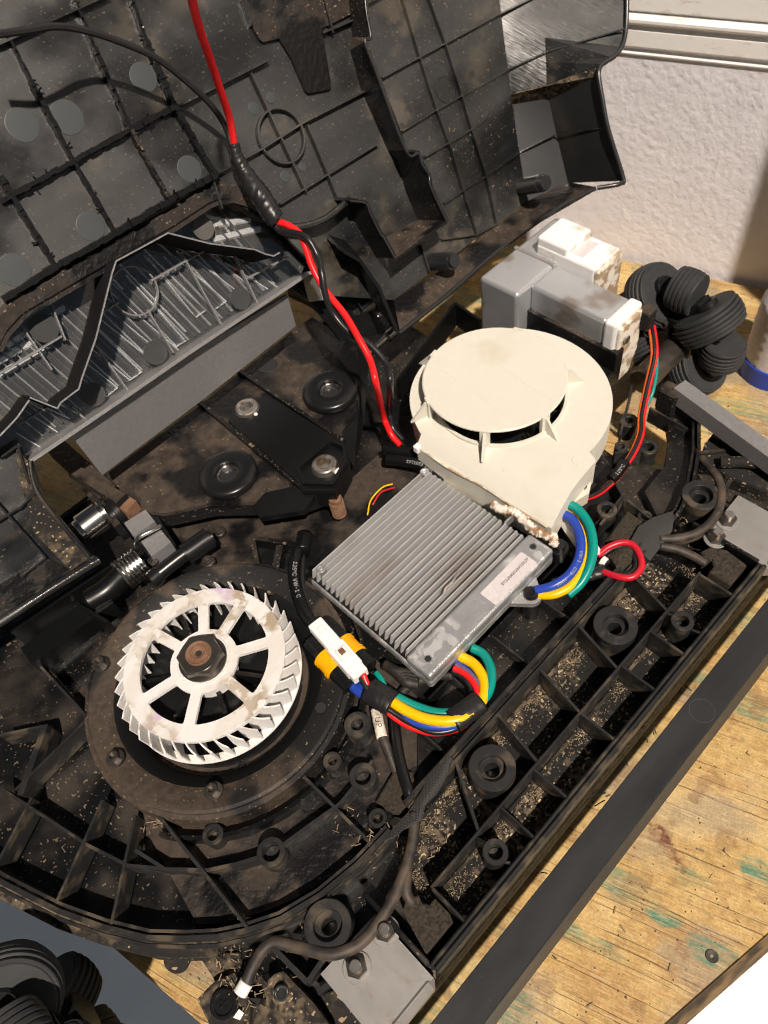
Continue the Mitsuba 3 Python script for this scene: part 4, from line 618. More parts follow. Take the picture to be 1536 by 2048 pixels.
for i in range(44):
    o = pa+(pb_-pa)*(i+.5)/44+e1*.006; L_ = insl.intersection(LineString([o-e1*.002, o+e1*(.070+.006*math.sin(i*.9))]))
    if L_.length < .01 or L_.geom_type != 'LineString': continue
    (a0, b0), (a1, b1) = L_.coords[0], L_.coords[-1]; to3 = lambda a, b: CO+np.array([a, 0, 0])+CV*b
    part(win, 'prism_bar', bar(to3(a0, b0), to3(a1, b1), .0030 if i % 2 else .0014, -.0225+(.0040 if i % 2 else .003), CN, -.0225, .15), 'm_smoke_bar' if i % 2 else 'm_prism', 20)
for p, q in (((0.2284,0.5031,0.1912), (0.2156,0.5029,0.191)), ((0.1974,0.4974,0.1816), (0.1854,0.4976,0.182)), ((0.1501,0.4973,0.1815), (0.1374,0.4973,0.1814)), ((0.1255,0.4977,0.1821), (0.114,0.4973,0.1814)), ((0.163,0.4984,0.1833), (0.1759,0.4983,0.1831)), ((0.2479,0.5012,0.1881), (0.2365,0.5011,0.1878))): wbar(p, q, .0012)
for p, q in (((0.0628,0.5312,0.2393), (0.1214,0.5299,0.2371)), ((0.0559,0.5269,0.2319), (0.0974,0.5253,0.2292)), ((0.0764,0.5344,0.2448), (0.1304,0.5349,0.2456)), ((0.274,0.5347,0.2454), (0.2942,0.5259,0.2302)), ((0.2566,0.5338,0.2438), (0.3088,0.5243,0.2275)), ((0.2572,0.5269,0.2319), (0.3124,0.5186,0.2178))): wbar(p, q, .006, .002)
for p, q in (((0.1981,0.5256,0.2298), (0.2532,0.5241,0.2272)), ((0.1468,0.5258,0.23), (0.1658,0.5256,0.2297)), ((0.2338,0.5289,0.2354), (0.2291,0.4947,0.177)), ((0.182,0.5171,0.2153), (0.1794,0.4971,0.1811)), ((0.1299,0.5193,0.2189), (0.1294,0.4956,0.1785)), ((0.1133,0.5247,0.2281), (0.1219,0.5396,0.2537)), ((0.0571,0.5276,0.2332), (0.113,0.5266,0.2314)), ((0.2736,0.5153,0.2121), (0.2686,0.4937,0.1751)), ((0.2703,0.505,0.1945), (0.3192,0.5023,0.1899)), ((0.0935,0.5398,0.254), (0.0911,0.5183,0.2173)), ((0.0425,0.5086,0.2007), (0.0747,0.5076,0.199)), ((0.0855,0.5026,0.1904), (0.0881,0.4943,0.1763))): wbar(p, q, .0022, .0035, 'm_plate', 'window_rib', -.0133)
part(win, 'window_ring', put(pipe(.0200, .0186, -.0133, -.0105, 50), (0.182,0.5259,0.2302), CN), 'm_plate', 30)
for p, r_ in (((0.106,0.5326,0.2417), .011), ((0.1051,0.5017,0.1889), .0095), ((0.1671,0.5012,0.188), .0100), ((0.2578,0.4994,0.185), .0095), ((0.2627,0.5317,0.2402), .0095)): part(win, 'window_disc', put(lathe([(0, -.0128), (r_, -.0128), (r_, -.0120), (0, -.0120)], 36), p, CN), 'm_smoke', 20)
fr = [(0.0678,0.5344,0.2448), (0.0798,0.5377,0.2504), (0.0974,0.5399,0.2541), (0.1358,0.5393,0.2532), (0.236,0.5375,0.25), (0.2729,0.5377,0.2504), (0.2825,0.5369,0.2491), (0.2928,0.5347,0.2452), (0.3046,0.5293,0.2361), (0.3148,0.5203,0.2207)]
part(cov, 'window_frame', cat([bar(fr[i], fr[i+1], .003, .003, CN, -.026, 1.) for i in range(len(fr)-1)], [bar(np.array(fr[i])+CV*.008, np.array(fr[i+1])+CV*.008, .016, .0022, CN, 0, .6) for i in range(len(fr)-1)]), 'm_brown', 20)
lo = [(0.0336,0.4958,0.1788), (0.1173,0.4949,0.1773), (0.1889,0.4945,0.1766), (0.2681,0.4933,0.1745), (0.321,0.4926,0.1733), (0.3281,0.491,0.1706), (0.3211,0.4789,0.15)]
part(cov, 'window_lower_edge', bars(lo, .0030, .003, CN, -.024), 'm_plate', 20)
aw = [(0.0125,0.4856,0.2169), (0.0276,0.4874,0.2199), (0.0451,0.4893,0.2231), (0.0595,0.4919,0.2277)]
aw2 = [(0.0609,0.4926,0.2287), (0.0713,0.4839,0.2139), (0.076,0.485,0.2157), (0.0925,0.4853,0.2163), (0.0991,0.4878,0.2206), (0.1255,0.4968,0.236), (0.165,0.513,0.2637), (0.1726,0.5156,0.2682), (0.1958,0.5149,0.2669), (0.2192,0.5143,0.2658), (0.2444,0.5028,0.2461), (0.2757,0.4913,0.2265), (0.2815,0.4876,0.2202), (0.2877,0.4849,0.2156), (0.2942,0.4847,0.2152)]
for a in (aw, aw2): part(cov, 'arm_wall', cat([bar(a[i], a[i+1], .0020, -.0012, CN, -.045, 1.) for i in range(len(a)-1)]), 'm_matt', 20); part(cov, 'arm_edge', bars(a, .0011, .0, CN, -.0012), 'm_plate', 20)

# ------------------------------------------------------------------ parts in the middle of the body
cp = thing('cross_plate', 'sandy grey painted metal strip below the smoky window', 'metal plate')
part(cp, 'strip', quadgrid([[(0.0704,0.5,0.1742), (0.0733,0.501,0.1173)], [(0.1797,0.5,0.1707), (0.1835,0.501,0.118)], [(0.2991,0.5,0.1601), (0.2995,0.501,0.1226)]], .003), 'm_plate', 20)
dk = thing('deck_bracket', 'dirty black bracket plate with two rubber rings and a bolted strip', 'bracket')
ZD = .087
part(dk, 'plate', cham(Polygon([p[:2] for p in ((0.0747,0.5318,0.087), (0.1904,0.5309,0.087), (0.3208,0.5372,0.087), (0.3423,0.5362,0.087), (0.3418,0.4704,0.087), (0.3206,0.4421,0.087), (0.2768,0.3989,0.087), (0.2605,0.3999,0.087), (0.192,0.3589,0.087), (0.1755,0.3665,0.087), (0.1226,0.4261,0.087), (0.0899,0.4488,0.087), (0.0679,0.4835,0.087), (0.0697,0.5112,0.087))]), .070, ZD, .0015), 'm_brown', 20)
part(dk, 'flap', quadgrid([[(0.3421,0.4708,0.0865), (0.2762,0.3984,0.0865), (0.2476,0.3957,0.0865)], [(0.3364,0.4479,0.076), (0.2812,0.4008,0.068), (0.2427,0.3751,0.062)]], .002), 'm_satin', 20)
part(dk, 'ridge', bar((0.1907,0.5458,0.086), (0.186,0.374,0.086), .0045, .006), 'm_black', 20); part(dk, 'ridge', bar((0.2415,0.5468,0.086), (0.2446,0.3833,0.086), .0045, .006), 'm_black', 20)
for p in ((0.1528,0.436,0.091), (0.2783,0.4376,0.091)):
    part(dk, 'rubber_ring', mv(lathe([(.0105, -.004), (.024, -.004), (.0262, -.001), (.0262, .003), (.0245, .0052), (.0200, .0062), (.0130, .0060), (.0108, .0045), (.0105, -.004)], 48), *p), 'm_gloss', 40)
    part(dk, 'washer', mv(pipe(.0106, .0085, -.004, .0020), *p), 'm_steel')
    part(dk, 'dark_bore', mv(cyl(.0087, -.008, -.003), *p), 'm_ink')
strip = Polygon([p[:2] for p in ((0.1916,0.4859,0.093), (0.2146,0.4994,0.093), (0.2368,0.4772,0.093), (0.2432,0.3802,0.093), (0.2279,0.3589,0.093), (0.2001,0.3471,0.093), (0.1827,0.3682,0.093), (0.186,0.3843,0.093))])
pocket = Polygon([p[:2] for p in ((0.1944,0.3906,0.095), (0.2358,0.3914,0.095), (0.2401,0.3751,0.095), (0.2277,0.3601,0.095), (0.2031,0.351,0.095), (0.1867,0.3726,0.095))])
part(dk, 'strip', cat(prism(strip, .072, .0920), prism(strip.buffer(-.001).difference(pocket.buffer(-.0035)), .072, .0935), prism(pocket.difference(pocket.buffer(-.0032)), .072, .0975)), 'm_satin', 20)
for p in ((0.2132,0.4825,0.0965), (0.2136,0.3747,0.0965)):
    part(dk, 'socket_bolt', mv(cat(lathe([(0, -.006), (.0120, -.006), (.0122, -.0045), (.0108, -.0005), (.0095, .0002), (.0062, .0002), (.0058, -.003), (0, -.003)], 36), pipe(.0063, .0052, -.004, .0003, 6)), *p), 'm_bolt', 25)
part(dk, 'paint_dab', cat([put(trimesh.creation.icosphere(2, .0020), p, (0, 0, 1)) for p in ((0.2139,0.4706,0.093), (0.2181,0.3617,0.0935), (0.2154,0.3615,0.0935))]), 'm_white', True)
part(dk, 'stud', mv(cat(cyl(.0058, -.022, .004), [pipe(.0066, .005, -.02+.0025*i, -.0188+.0025*i, 16, .0003) for i in range(8)]), *(0.2004,0.3507,0.078)), 'm_rust', 30)
hl = (0.2662,0.5183,0.0872); part(dk, 'hole', mv(cyl(.0105, -.001, .0003, 24, .0001), *hl), 'm_ink')
part(dk, 'tape_strip', cham(Polygon([p[:2] for p in ((0.1459,0.3947,0.0885), (0.1623,0.3974,0.0885), (0.1887,0.3796,0.0885), (0.1968,0.3638,0.0885), (0.1725,0.3562,0.0885), (0.1424,0.3803,0.0885))]), .082, .0888, .0006), 'm_satin', 20)
part(base, 'well_floor', prism(Polygon([p[:2] for p in ((0.1006,0.4826,0.044), (0.1733,0.4357,0.044), (0.2381,0.3799,0.044), (0.2996,0.381,0.044), (0.2941,0.33,0.044), (0.2091,0.311,0.044), (0.142,0.3426,0.044), (0.0912,0.3711,0.044), (0.0649,0.4406,0.044))]), .036, .044), 'm_brown', 20)
part(base, 'rear_wall', bx(-.33, .44, .556, .562, -.01, .050, .001), 'm_satin')
part(base, 'duct_rail', cat([bar((0.1327,0.3915,0.058), (0.1529,0.3571,0.058), .004, -.012, (0, 0, 1), 0, 1), bar((0.1327,0.3915,0.058), (0.1093,0.3529,0.058), .004, -.012, (0, 0, 1), 0, 1), bar((0.1436,0.3665,0.058), (0.1056,0.3352,0.058), .006, -.014, (0, 0, 1), 0, 1)]), 'm_black')
for p in ((0.0912,0.403,0.058), (0.1189,0.4268,0.05)): part(base, 'deck_screw', mv(cat(cyl(.0058, -.004, .0005), pipe(.0048, .0025, .0005, .0035, 6)), *p), 'm_dark_steel')
# left pivot: shaft, roller, blocks, spring
pv = thing('spring_hinge', 'rusty black pivot arm with steel roller and two bare metal blocks, left of the bracket', 'hinge')
part(pv, 'arm', cat(bar((0.0661,0.5871,0.098), (0.0683,0.5002,0.098), .018, -.010, (0, 0, 1), 0, 1), bar((0.0608,0.542,0.1), (0.0716,0.4771,0.1), .013, .006), bar((0.0585,0.5278,0.092), (0.0552,0.4686,0.092), .006, -.022, (0, 0, 1), 0, 1)), 'm_brown', 20)
part(pv, 'clevis', cat(bar((0.0695,0.4933,0.099), (0.0737,0.4699,0.099), .013, -.016, (0, 0, 1), 0, 1)), 'm_rust', 20)
part(pv, 'roller', put(cat(cyl(.0128, -.016, .004, 36), cyl(.0100, -.020, .010), cyl(.0128, .006, .009)), (0.0484,0.4946,0.086), (1, -.05, 0)), 'm_steel', 35)
part(pv, 'hub', put(cat(cyl(.0145, 0, .006), cyl(.011, -.004, .012)), (0.0598,0.4859,0.086), (1, 0, 0)), 'm_gloss', 35)
part(pv, 'axle', put(cyl(.0095, -.06, 0), (0.0444,0.4983,0.084), (1, 0, 0)), 'm_brown', 35)
for a, b, c, d in (((0.0602,0.4659,0.092), (0.0811,0.463,0.092), (0.0792,0.4457,0.092), (0.0578,0.4474,0.092)), ((0.0592,0.438,0.092), (0.0775,0.4342,0.092), (0.076,0.4173,0.092), (0.0565,0.4183,0.092))):
    pts = [np.array(q) for q in (a, b, c, d)]; part(pv, 'block', hull(pts+[q-[0, 0, .016] for q in pts]), 'm_plate', 20)
part(pv, 'carrier', hull([np.array(q)-[0, 0, dz] for q in ((0.06,0.4779,0.084), (0.0886,0.4721,0.084), (0.0783,0.4179,0.084), (0.0554,0.4205,0.084)) for dz in (0, .012)]), 'm_satin', 20)
part(pv, 'clip_wire', tube([(0.0795,0.435,0.095), (0.0697,0.4365,0.0965), (0.0599,0.4393,0.096), (0.0544,0.4408,0.091), (0.0525,0.4391,0.084)], .0018, 10), 'm_steel', 40)
ang = np.linspace(0, 2*math.pi*6.6, 170); s0, s1 = np.array((0.0296,0.4355,0.076)), np.array((0.0498,0.4345,0.076)); ax = (s1-s0)/np.linalg.norm(s1-s0); f_ = frame(s0, ax)
coil = np.array([s0+(s1-s0)*(a/ang[-1])+f_[:3, 0]*.0125*math.cos(a)+f_[:3, 1]*.0125*math.sin(a) for a in ang])
sprg = one('torsion_spring', 'coiled steel torsion spring beside the metal blocks', 'spring', sweep(coil, .0017, 8), 'm_steel', 40)
sh = thing('pivot_shaft', 'shiny black round shaft passing the spring above the fan wheel', 'shaft')
part(sh, 'shaft', tube([(0.0494,0.4107,0.078), (0.0798,0.4078,0.08), (0.1055,0.4038,0.08)], .0065, 18), 'm_gloss', 40); part(sh, 'collar', tube([(0.0437,0.4099,0.078), (0.0523,0.4103,0.078)], .0078, 18), 'm_gloss', 40); part(sh, 'sleeve', (tube([(0.078,0.4068,0.08), (0.1031,0.4043,0.08)], .0095, 18)), 'm_gloss', 40)
part(sh, 'socket', tube([(-0.0021,0.4375,0.074), (0.0139,0.434,0.075), (0.0308,0.4356,0.076)], .010, 18), 'm_satin', 40)
part(sh, 'pin', tube([(0.0555,0.4215,0.086), (0.0552,0.4159,0.086)], .0035, 12), 'm_steel', 40)
part(base, 'left_beam', cat(bar((-0.0658,0.4364,0.072), (0.0113,0.4324,0.072), .020, -.02, (0, 0, 1), 0, 1), bar((-0.0629,0.4657,0.075), (0.032,0.4541,0.075), .006, -.03, (0, 0, 1), 0, 1)), 'm_satin')
part(base, 'left_beam', cat(bar((-0.0115,0.4412,0.08), (-0.0028,0.405,0.08), .003, -.03, (0, 0, 1), 0, 1)), 'm_satin')
rp = thing('right_pivot', 'steel roller and headed pin on the right end of the bracket', 'hinge')
part(rp, 'roller', put(cat(cyl(.0125, .004, .020, 36), cyl(.0095, -.014, .006), cyl(.0118, -.006, .002)), (0.3654,0.4961,0.098), (1, -.1, 0)), 'm_steel', 35)
part(rp, 'arm', cat(tube([(0.3563,0.5766,0.095), (0.3608,0.5428,0.092), (0.3557,0.5011,0.084)], .012, 14)), 'm_brown', 40)
part(rp, 'pin', cat(tube([(0.3433,0.4537,0.082), (0.3705,0.4544,0.084)], .0042, 16), tube([(0.3688,0.4542,0.084), (0.3799,0.4544,0.085)], .0068, 20)), 'm_steel', 40)
part(rp, 'small_pin', cat(tube([(0.3636,0.4867,0.086), (0.3831,0.4791,0.088)], .0022, 10), tube([(0.3819,0.4794,0.088), (0.3851,0.479,0.088)], .0035, 10)), 'm_steel', 40)
one('dark_trough', 'black plastic trough wall between cover and blower', 'trough', cat(bar((0.3484,0.4226,0.06), (0.4686,0.4539,0.06), .003, -.03, (0, 0, 1), 0, 1), bar((0.4686,0.4539,0.06), (0.4635,0.4147,0.06), .003, -.03, (0, 0, 1), 0, 1)), 'm_satin')

# ------------------------------------------------------------------ square steel bar and what hangs on the right
sb = thing('square_bar', 'square grey steel bar with surface rust running out at the right edge', 'steel bar')
a, b = np.array((0.4901,0.2047,0.07)), np.array((0.4703,0.075,0.062))
part(sb, 'bar', bar(a, b, .0160, .0080, (0, -.25, 1), -.0085, .94), 'm_plate', 20)
part(sb, 'clamp', cat(bx(a[0]-.012, a[0]+.004, a[1]-.008, a[1]+.012, .045, .074, .003)), 'm_brown'); part(sb, 'clamp_screw', put(cyl(.0042, 0, .008), (a[0]-.006, a[1]-.016, .060), (0, -1, .3)), 'm_steel')
bt = thing('bottle', 'ribbed clear plastic bottle with a blue base at the right edge', 'bottle')
bb = (0.668,0.1818,-0.03)
part(bt, 'body', mv(lathe([(0, .0), (.031, 0), (.033, .003)]+[(.033-.0008*(i % 2), .014+.006*i) for i in range(14)]+[(.020, .115), (.013, .125), (.013, .14), (0, .14)], 60), *bb), 'm_sticker', 30)
part(bt, 'blue_band', mv(pipe(.0345, .0300, .0, .022, 60), *bb), 'm_w_blue', 30)
one('added_cabinet', 'unseen white cabinet added to shade the wall and bounce light at the right', 'cabinet', bx(.700, 1.15, -.10, .110, ZB, .95, .003), 'm_trim', 20)  # out-of-view box added to cast the wall shadow and bounce light
one('support_block', 'dark block standing under the bar end at the right edge', 'block', bx(.640, .66, .118, .14, ZB, .03, .002), 'm_satin')

# ------------------------------------------------------------------ cables and connectors
def wire(name, label, cat_, pts, r, mat, n=8, sides=12, group=None): return one(name, label, cat_, tube(pts, r, sides, n), mat, True, group)
wire('battery_wire', 'loose bright red wire hanging from the top of the picture into a black sleeve', 'wire', [(0.2606,0.4451,0.4401), (0.2709,0.467,0.4172), (0.2821,0.4876,0.3934), (0.2955,0.5082,0.3599), (0.304,0.521,0.3321), (0.3099,0.5301,0.3079), (0.3084,0.532,0.287), (0.3067,0.5294,0.2811)], .0029, 'm_w_red')
wire('battery_wire', 'loose black wire arching across the cover into the same sleeve', 'wire', [(0.1677,0.5675,0.4151), (0.1842,0.5614,0.412), (0.2042,0.5636,0.4062), (0.222,0.5663,0.401), (0.2397,0.5672,0.3919), (0.2568,0.561,0.3802), (0.2765,0.5505,0.363), (0.2913,0.5455,0.3422), (0.3031,0.5408,0.3205), (0.3094,0.5393,0.3008), (0.3057,0.5323,0.2849)], .0024, 'm_w_black')
sl = [(0.3084,0.5328,0.2884), (0.3058,0.529,0.2795), (0.3054,0.5227,0.2689), (0.3033,0.5119,0.2605), (0.3022,0.5007,0.253), (0.2999,0.4894,0.2448), (0.3005,0.4868,0.2418)]
one('cable_sleeve', 'crumpled black heat shrink sleeve joining the red and black wires', 'cable sleeve', cat(sweep(spline(sl, 8), np.interp(np.linspace(0, 1, 49), [0, .08, .3, .55, .8, 1], [.0050, .0048, .0062, .0086, .0084, .0074]), 16, .16, 5)), 'm_tape', True)
wire('battery_wire', 'bright red wire twisting down from the sleeve to the blower', 'wire', [(0.2986,0.4879,0.2416), (0.3031,0.4766,0.2396), (0.305,0.4647,0.2349), (0.3004,0.454,0.2269), (0.2949,0.4431,0.2182), (0.291,0.4271,0.2057), (0.2879,0.4027,0.1944), (0.2814,0.3815,0.1851), (0.2764,0.3657,0.1752), (0.2647,0.348,0.1675), (0.2892,0.3788,0.09), (0.2836,0.3648,0.079), (0.2842,0.3554,0.07)], .0028, 'm_w_red')
wire('battery_wire', 'black wire twisted round the red one below the sleeve', 'wire', [(0.2987,0.491,0.2421), (0.2971,0.4805,0.236), (0.3013,0.4673,0.237), (0.303,0.4527,0.2363), (0.301,0.4413,0.2262), (0.2934,0.4297,0.2188), (0.287,0.4221,0.2057), (0.285,0.4137,0.1907), (0.2853,0.3984,0.1806), (0.2897,0.3794,0.1737), (0.2882,0.3611,0.1644), (0.2769,0.3457,0.1591), (0.2984,0.3799,0.088), (0.2906,0.37,0.078), (0.2913,0.3588,0.068)], .0028, 'm_w_black')
hs1 = spline([(0.2747,0.3677,0.064), (0.2813,0.3531,0.066), (0.292,0.3317,0.068), (0.2958,0.305,0.066), (0.2922,0.273,0.06)], 10)
hs2 = spline([(0.2685,0.3592,0.062), (0.2768,0.3427,0.064), (0.284,0.3247,0.064), (0.2858,0.3024,0.06)], 10)
for hp_, tx_, lb in ((hs1, 'KH        (04.5)', 'black shrink tube printed KH and 4.5 behind the control box'), (hs2, '2017  E203163', 'second black shrink tube with a small print beneath the first')):
    k = thing('shrink_tube', lb, 'shrink tube'); part(k, 'tube', sweep(hp_, .0052, 16), 'm_satin', True); part(k, 'lettering', text_tube(tx_, hp_[::-1], .0052, .0026, 0, .35 if hp_ is hs1 else .2), 'm_print')
vt = spline([(0.1568,0.3509,0.062), (0.1428,0.3422,0.064), (0.1303,0.3305,0.064), (0.1186,0.3115,0.064), (0.111,0.2911,0.066), (0.1101,0.2757,0.064)], 10)
k = thing('shrink_tube', 'thick black shrink tube printed 125°C VW-1 left of the control box', 'shrink tube'); part(k, 'tube', cat(sweep(vt, .0054, 18), tube([(0.1643,0.356,0.06), (0.1498,0.3426,0.063)], .0070, 16)), 'm_satin', True)
part(k, 'lettering', text_tube('125°C  VW-1  C', vt, .0054, .0034, .1, .25), 'm_print')
wire('thin_cable', 'thin black cable running beside the printed tube', 'cable', [(0.1495,0.3419,0.06), (0.1323,0.3226,0.062), (0.1221,0.3073,0.06), (0.1179,0.2861,0.058)], .0024, 'm_w_black')
# white two part connector
wd = np.array((0.1036,0.2219,0.08))-np.array((0.109,0.274,0.08)); L = np.linalg.norm(wd); ez = wd/L
wc = thing('white_connector', 'dirty white two pin plug with red and black wires left of the control box', 'connector')
fm = frame((0.109,0.274,0.08), ez, np.cross(ez, (0, 0, 1))); 
def loc(m): m = m.copy(); m.apply_transform(fm); return m
side_y = 1 if fm[2, 1] > 0 else -1
def lb_(x0, x1, y0, y1, z0, z1, b=.0008):
    y0, y1 = sorted((y0*side_y, y1*side_y)); return loc(bx(x0, x1, y0, y1, z0, z1, b))
part(wc, 'socket', cat(lb_(-.0062, .0062, -.010, .001, -.003, .0235), lb_(-.0030, .0030, .001, .0032, .004, .012)), 'm_white')
part(wc, 'plug', cat(lb_(-.0072, .0072, -.0115, .0018, .0235, L*.93), lb_(-.0045, .0045, .0018, .0050, .030, L*.80), lb_(-.0066, .0066, -.010, 0, L*.93, L+.003)), 'm_white')
part(wc, 'latch_slot', cat(lb_(-.0022, .0022, .0049, .0053, L*.60, L*.70, .0001), lb_(-.0074, -.0060, -.008, -.001, L*.55, L*.75, .0001)), 'm_rust')
for j, (p, q, yl, lb2) in enumerate((((0.115,0.277,0.068), (0.1132,0.2228,0.066), ((0.1152,0.254,0.068), (0.1147,0.2363,0.067)), 'black bullet connector with yellow band right of the white plug'), ((0.0998,0.2757,0.062), (0.0956,0.224,0.06), ((0.0973,0.2594,0.062), (0.0969,0.2419,0.061)), 'black bullet connector with yellow band left of the white plug'))):
    k = thing('bullet_connector', lb2, 'connector'); p, q = np.array(p), np.array(q); e = (q-p)/np.linalg.norm(q-p); LL = np.linalg.norm(q-p)
    part(k, 'body', put(cat(cyl(.0082, 0, LL), [cyl(.0087, .002+.0028*i, .0036+.0028*i) for i in range(4)], [cyl(.0087, LL-.014+.0028*i, LL-.0125+.0028*i) for i in range(4)]), p, e), 'm_satin', 35)
    a0 = (np.array(yl[0])-p)@e; a1 = (np.array(yl[1])-p)@e
    part(k, 'yellow_band', put(cat(cyl(.0092, a0, a1, 36), [cyl(.0098, z, z+.0014, 36) for z in (a0+.0005, a0+.003, a1-.0045, a1-.002)]), p, e), 'm_w_amber', 35)
# bundle of thick motor cables along the front of the control box
def bun(name, label, pts, r, mat): return wire(name, label, 'cable', pts, r, mat, 10, 14)
bun('motor_cable', 'thick teal cable looping out under the front corner of the control box', [(0.1803,0.1786,0.058), (0.181,0.1677,0.06), (0.1746,0.1553,0.062), (0.1636,0.147,0.062), (0.1527,0.1448,0.062), (0.1385,0.1493,0.062), (0.1247,0.1612,0.062), (0.117,0.1764,0.062), (0.112,0.1917,0.064), (0.1092,0.207,0.066)], .0036, 'm_w_teal')
bun('motor_cable', 'thick yellow cable looping out under the front corner of the control box', [(0.169,0.1813,0.058), (0.17,0.1671,0.061), (0.1645,0.1535,0.062), (0.1541,0.1455,0.063), (0.14,0.1432,0.065), (0.1255,0.1493,0.067), (0.1143,0.1633,0.067), (0.1089,0.1781,0.067), (0.1063,0.1934,0.067), (0.1047,0.2131,0.066)], .0040, 'm_w_yellow')
bun('motor_cable', 'thick blue cable under the yellow one in front of the control box', [(0.1621,0.183,0.055), (0.163,0.1685,0.057), (0.1587,0.1549,0.058), (0.1453,0.1457,0.06), (0.1274,0.1466,0.061), (0.1128,0.16,0.062), (0.1056,0.1756,0.062), (0.1032,0.1912,0.062), (0.0999,0.2063,0.062), (0.099,0.2221,0.06)], .0036, 'm_w_blue')
bun('signal_wire', 'thin red wire following the cables in front of the control box', [(0.1575,0.1769,0.062), (0.1588,0.1646,0.064), (0.1562,0.154,0.064), (0.1505,0.1473,0.062), (0.1399,0.1433,0.06), (0.1278,0.1449,0.056), (0.1127,0.1556,0.056), (0.1042,0.1698,0.058), (0.1006,0.1838,0.06), (0.0995,0.2015,0.066), (0.1023,0.2121,0.072), (0.1053,0.2191,0.076)], .0024, 'm_w_red')
bun('signal_wire', 'thin black wire following the cables in front of the control box', [(0.1555,0.1768,0.06), (0.1564,0.165,0.062), (0.1527,0.1545,0.06), (0.1401,0.1459,0.06), (0.1257,0.1452,0.06), (0.1122,0.1546,0.061), (0.106,0.1685,0.062), (0.1024,0.1824,0.064), (0.0998,0.1972,0.068), (0.1001,0.2099,0.072), (0.1034,0.2207,0.075)], .0023, 'm_w_black')
bun('signal_wire', 'grey violet wire under the front corner of the control box', [(0.1604,0.1786,0.06), (0.1618,0.1648,0.062), (0.1584,0.1546,0.062), (0.1508,0.1481,0.06)], .0024, 'm_w_violet')
bun('signal_wire', 'thin teal wire entering the tape behind the plug', [(0.1147,0.2168,0.066), (0.1134,0.2099,0.067), (0.1109,0.2033,0.066)], .0022, 'm_w_teal')
bun('motor_cable', 'short blue cable end below the left bullet connector', [(0.0967,0.2246,0.06), (0.097,0.216,0.061), (0.0981,0.2072,0.062)], .0042, 'm_w_blue')
def tape(label, pts, r, fl, seed): return one('tape_wrap', label, 'tape', sweep(spline(pts, 8), r, 18, .07, seed, fl), 'm_tape', True)
tape('black tape wrapped round the cables next to the white plug', [(0.1013,0.2105,0.067), (0.103,0.2004,0.068), (0.1053,0.1899,0.067)], .0100, .70, 1)
tape('black tape wrapped round the cables at the front of the loop', [(0.1256,0.1497,0.064), (0.1366,0.1475,0.064), (0.1506,0.1454,0.063)], .0090, .70, 2)
wire('grey_cable', 'dusty grey brown cable passing under the corner of the control box', 'cable', [(0.1566,0.1785,0.048), (0.1473,0.1883,0.047), (0.1334,0.1965,0.046), (0.1212,0.1981,0.046), (0.1117,0.1944,0.045)], .0038, 'm_cable_dusty')
# cables right of the control box
bun('motor_cable', 'thick blue cable curving down right of the blower outlet', [(0.315,0.1993,0.072), (0.3137,0.187,0.074), (0.3039,0.1723,0.074), (0.2894,0.1623,0.072), (0.2732,0.1595,0.069), (0.2586,0.1639,0.066), (0.2481,0.1726,0.062)], .0039, 'm_w_blue')
bun('motor_cable', 'thick yellow cable curving between the blue and teal ones', [(0.321,0.2005,0.068), (0.3181,0.1833,0.069), (0.3057,0.1678,0.069), (0.2891,0.1568,0.067), (0.2705,0.1537,0.065), (0.2556,0.159,0.063), (0.2467,0.1705,0.06)], .0036, 'm_w_yellow')
bun('motor_cable', 'thick teal cable outermost of the three right of the blower outlet', [(0.3223,0.2011,0.076), (0.3232,0.1894,0.077), (0.3169,0.1734,0.076), (0.3047,0.1604,0.074), (0.2904,0.1524,0.07), (0.2758,0.1496,0.065), (0.2626,0.1521,0.06)], .0038, 'm_w_teal')
pb = spline([(0.3137,0.187,0.074), (0.3039,0.1723,0.074), (0.2894,0.1623,0.072), (0.2732,0.1595,0.069), (0.2586,0.1639,0.066), (0.2481,0.1726,0.062)], 10)
part('motor_cable_005', 'lettering', text_tube('VW-1     CTB     AWM', pb, .0040, .0024, .2, .38), 'm_print')
wire('signal_wire', 'crimson wire in a loose loop beside the grey tape', 'wire', [(0.3077,0.1564,0.058), (0.317,0.154,0.062), (0.3273,0.1473,0.064), (0.3303,0.1386,0.064), (0.3242,0.1278,0.063), (0.3159,0.1229,0.062), (0.3064,0.1245,0.061), (0.301,0.133,0.06), (0.2989,0.1452,0.057)], .0027, 'm_w_crimson')
wire('signal_wire', 'black wire following the crimson loop', 'wire', [(0.3086,0.1553,0.055), (0.32,0.1522,0.058), (0.3278,0.1447,0.06), (0.3265,0.1353,0.06), (0.3176,0.1273,0.059), (0.3083,0.1285,0.058), (0.3031,0.1354,0.057), (0.2987,0.1447,0.054)], .0027, 'm_w_black')
one('cable_sleeve', 'flattened black shrink sleeve ends below the crimson loop', 'cable sleeve', cat(sweep(spline([(0.2658,0.1687,0.054), (0.28,0.1576,0.056), (0.2926,0.15,0.056), (0.3026,0.1454,0.056)], 8), .0055, 14, .15, 8, .7), tube([(0.3063,0.1504,0.056), (0.3242,0.144,0.056)], .0038, 12)), 'm_tape', True)
one('cable_end', 'small white ferrule on the black sleeve near the crimson loop', 'ferrule', tube([(0.3071,0.1519,0.0565), (0.3071,0.1476,0.0565)], .0046, 14), 'm_white', True)
one('white_plug', 'white plug half hidden under the cables right of the blower outlet', 'connector', cat(bar((0.3217,0.2004,0.06), (0.3051,0.1594,0.058), .016, .006), bar((0.3042,0.1638,0.06), (0.3112,0.1592,0.06), .010, .006)), 'm_white', 20)
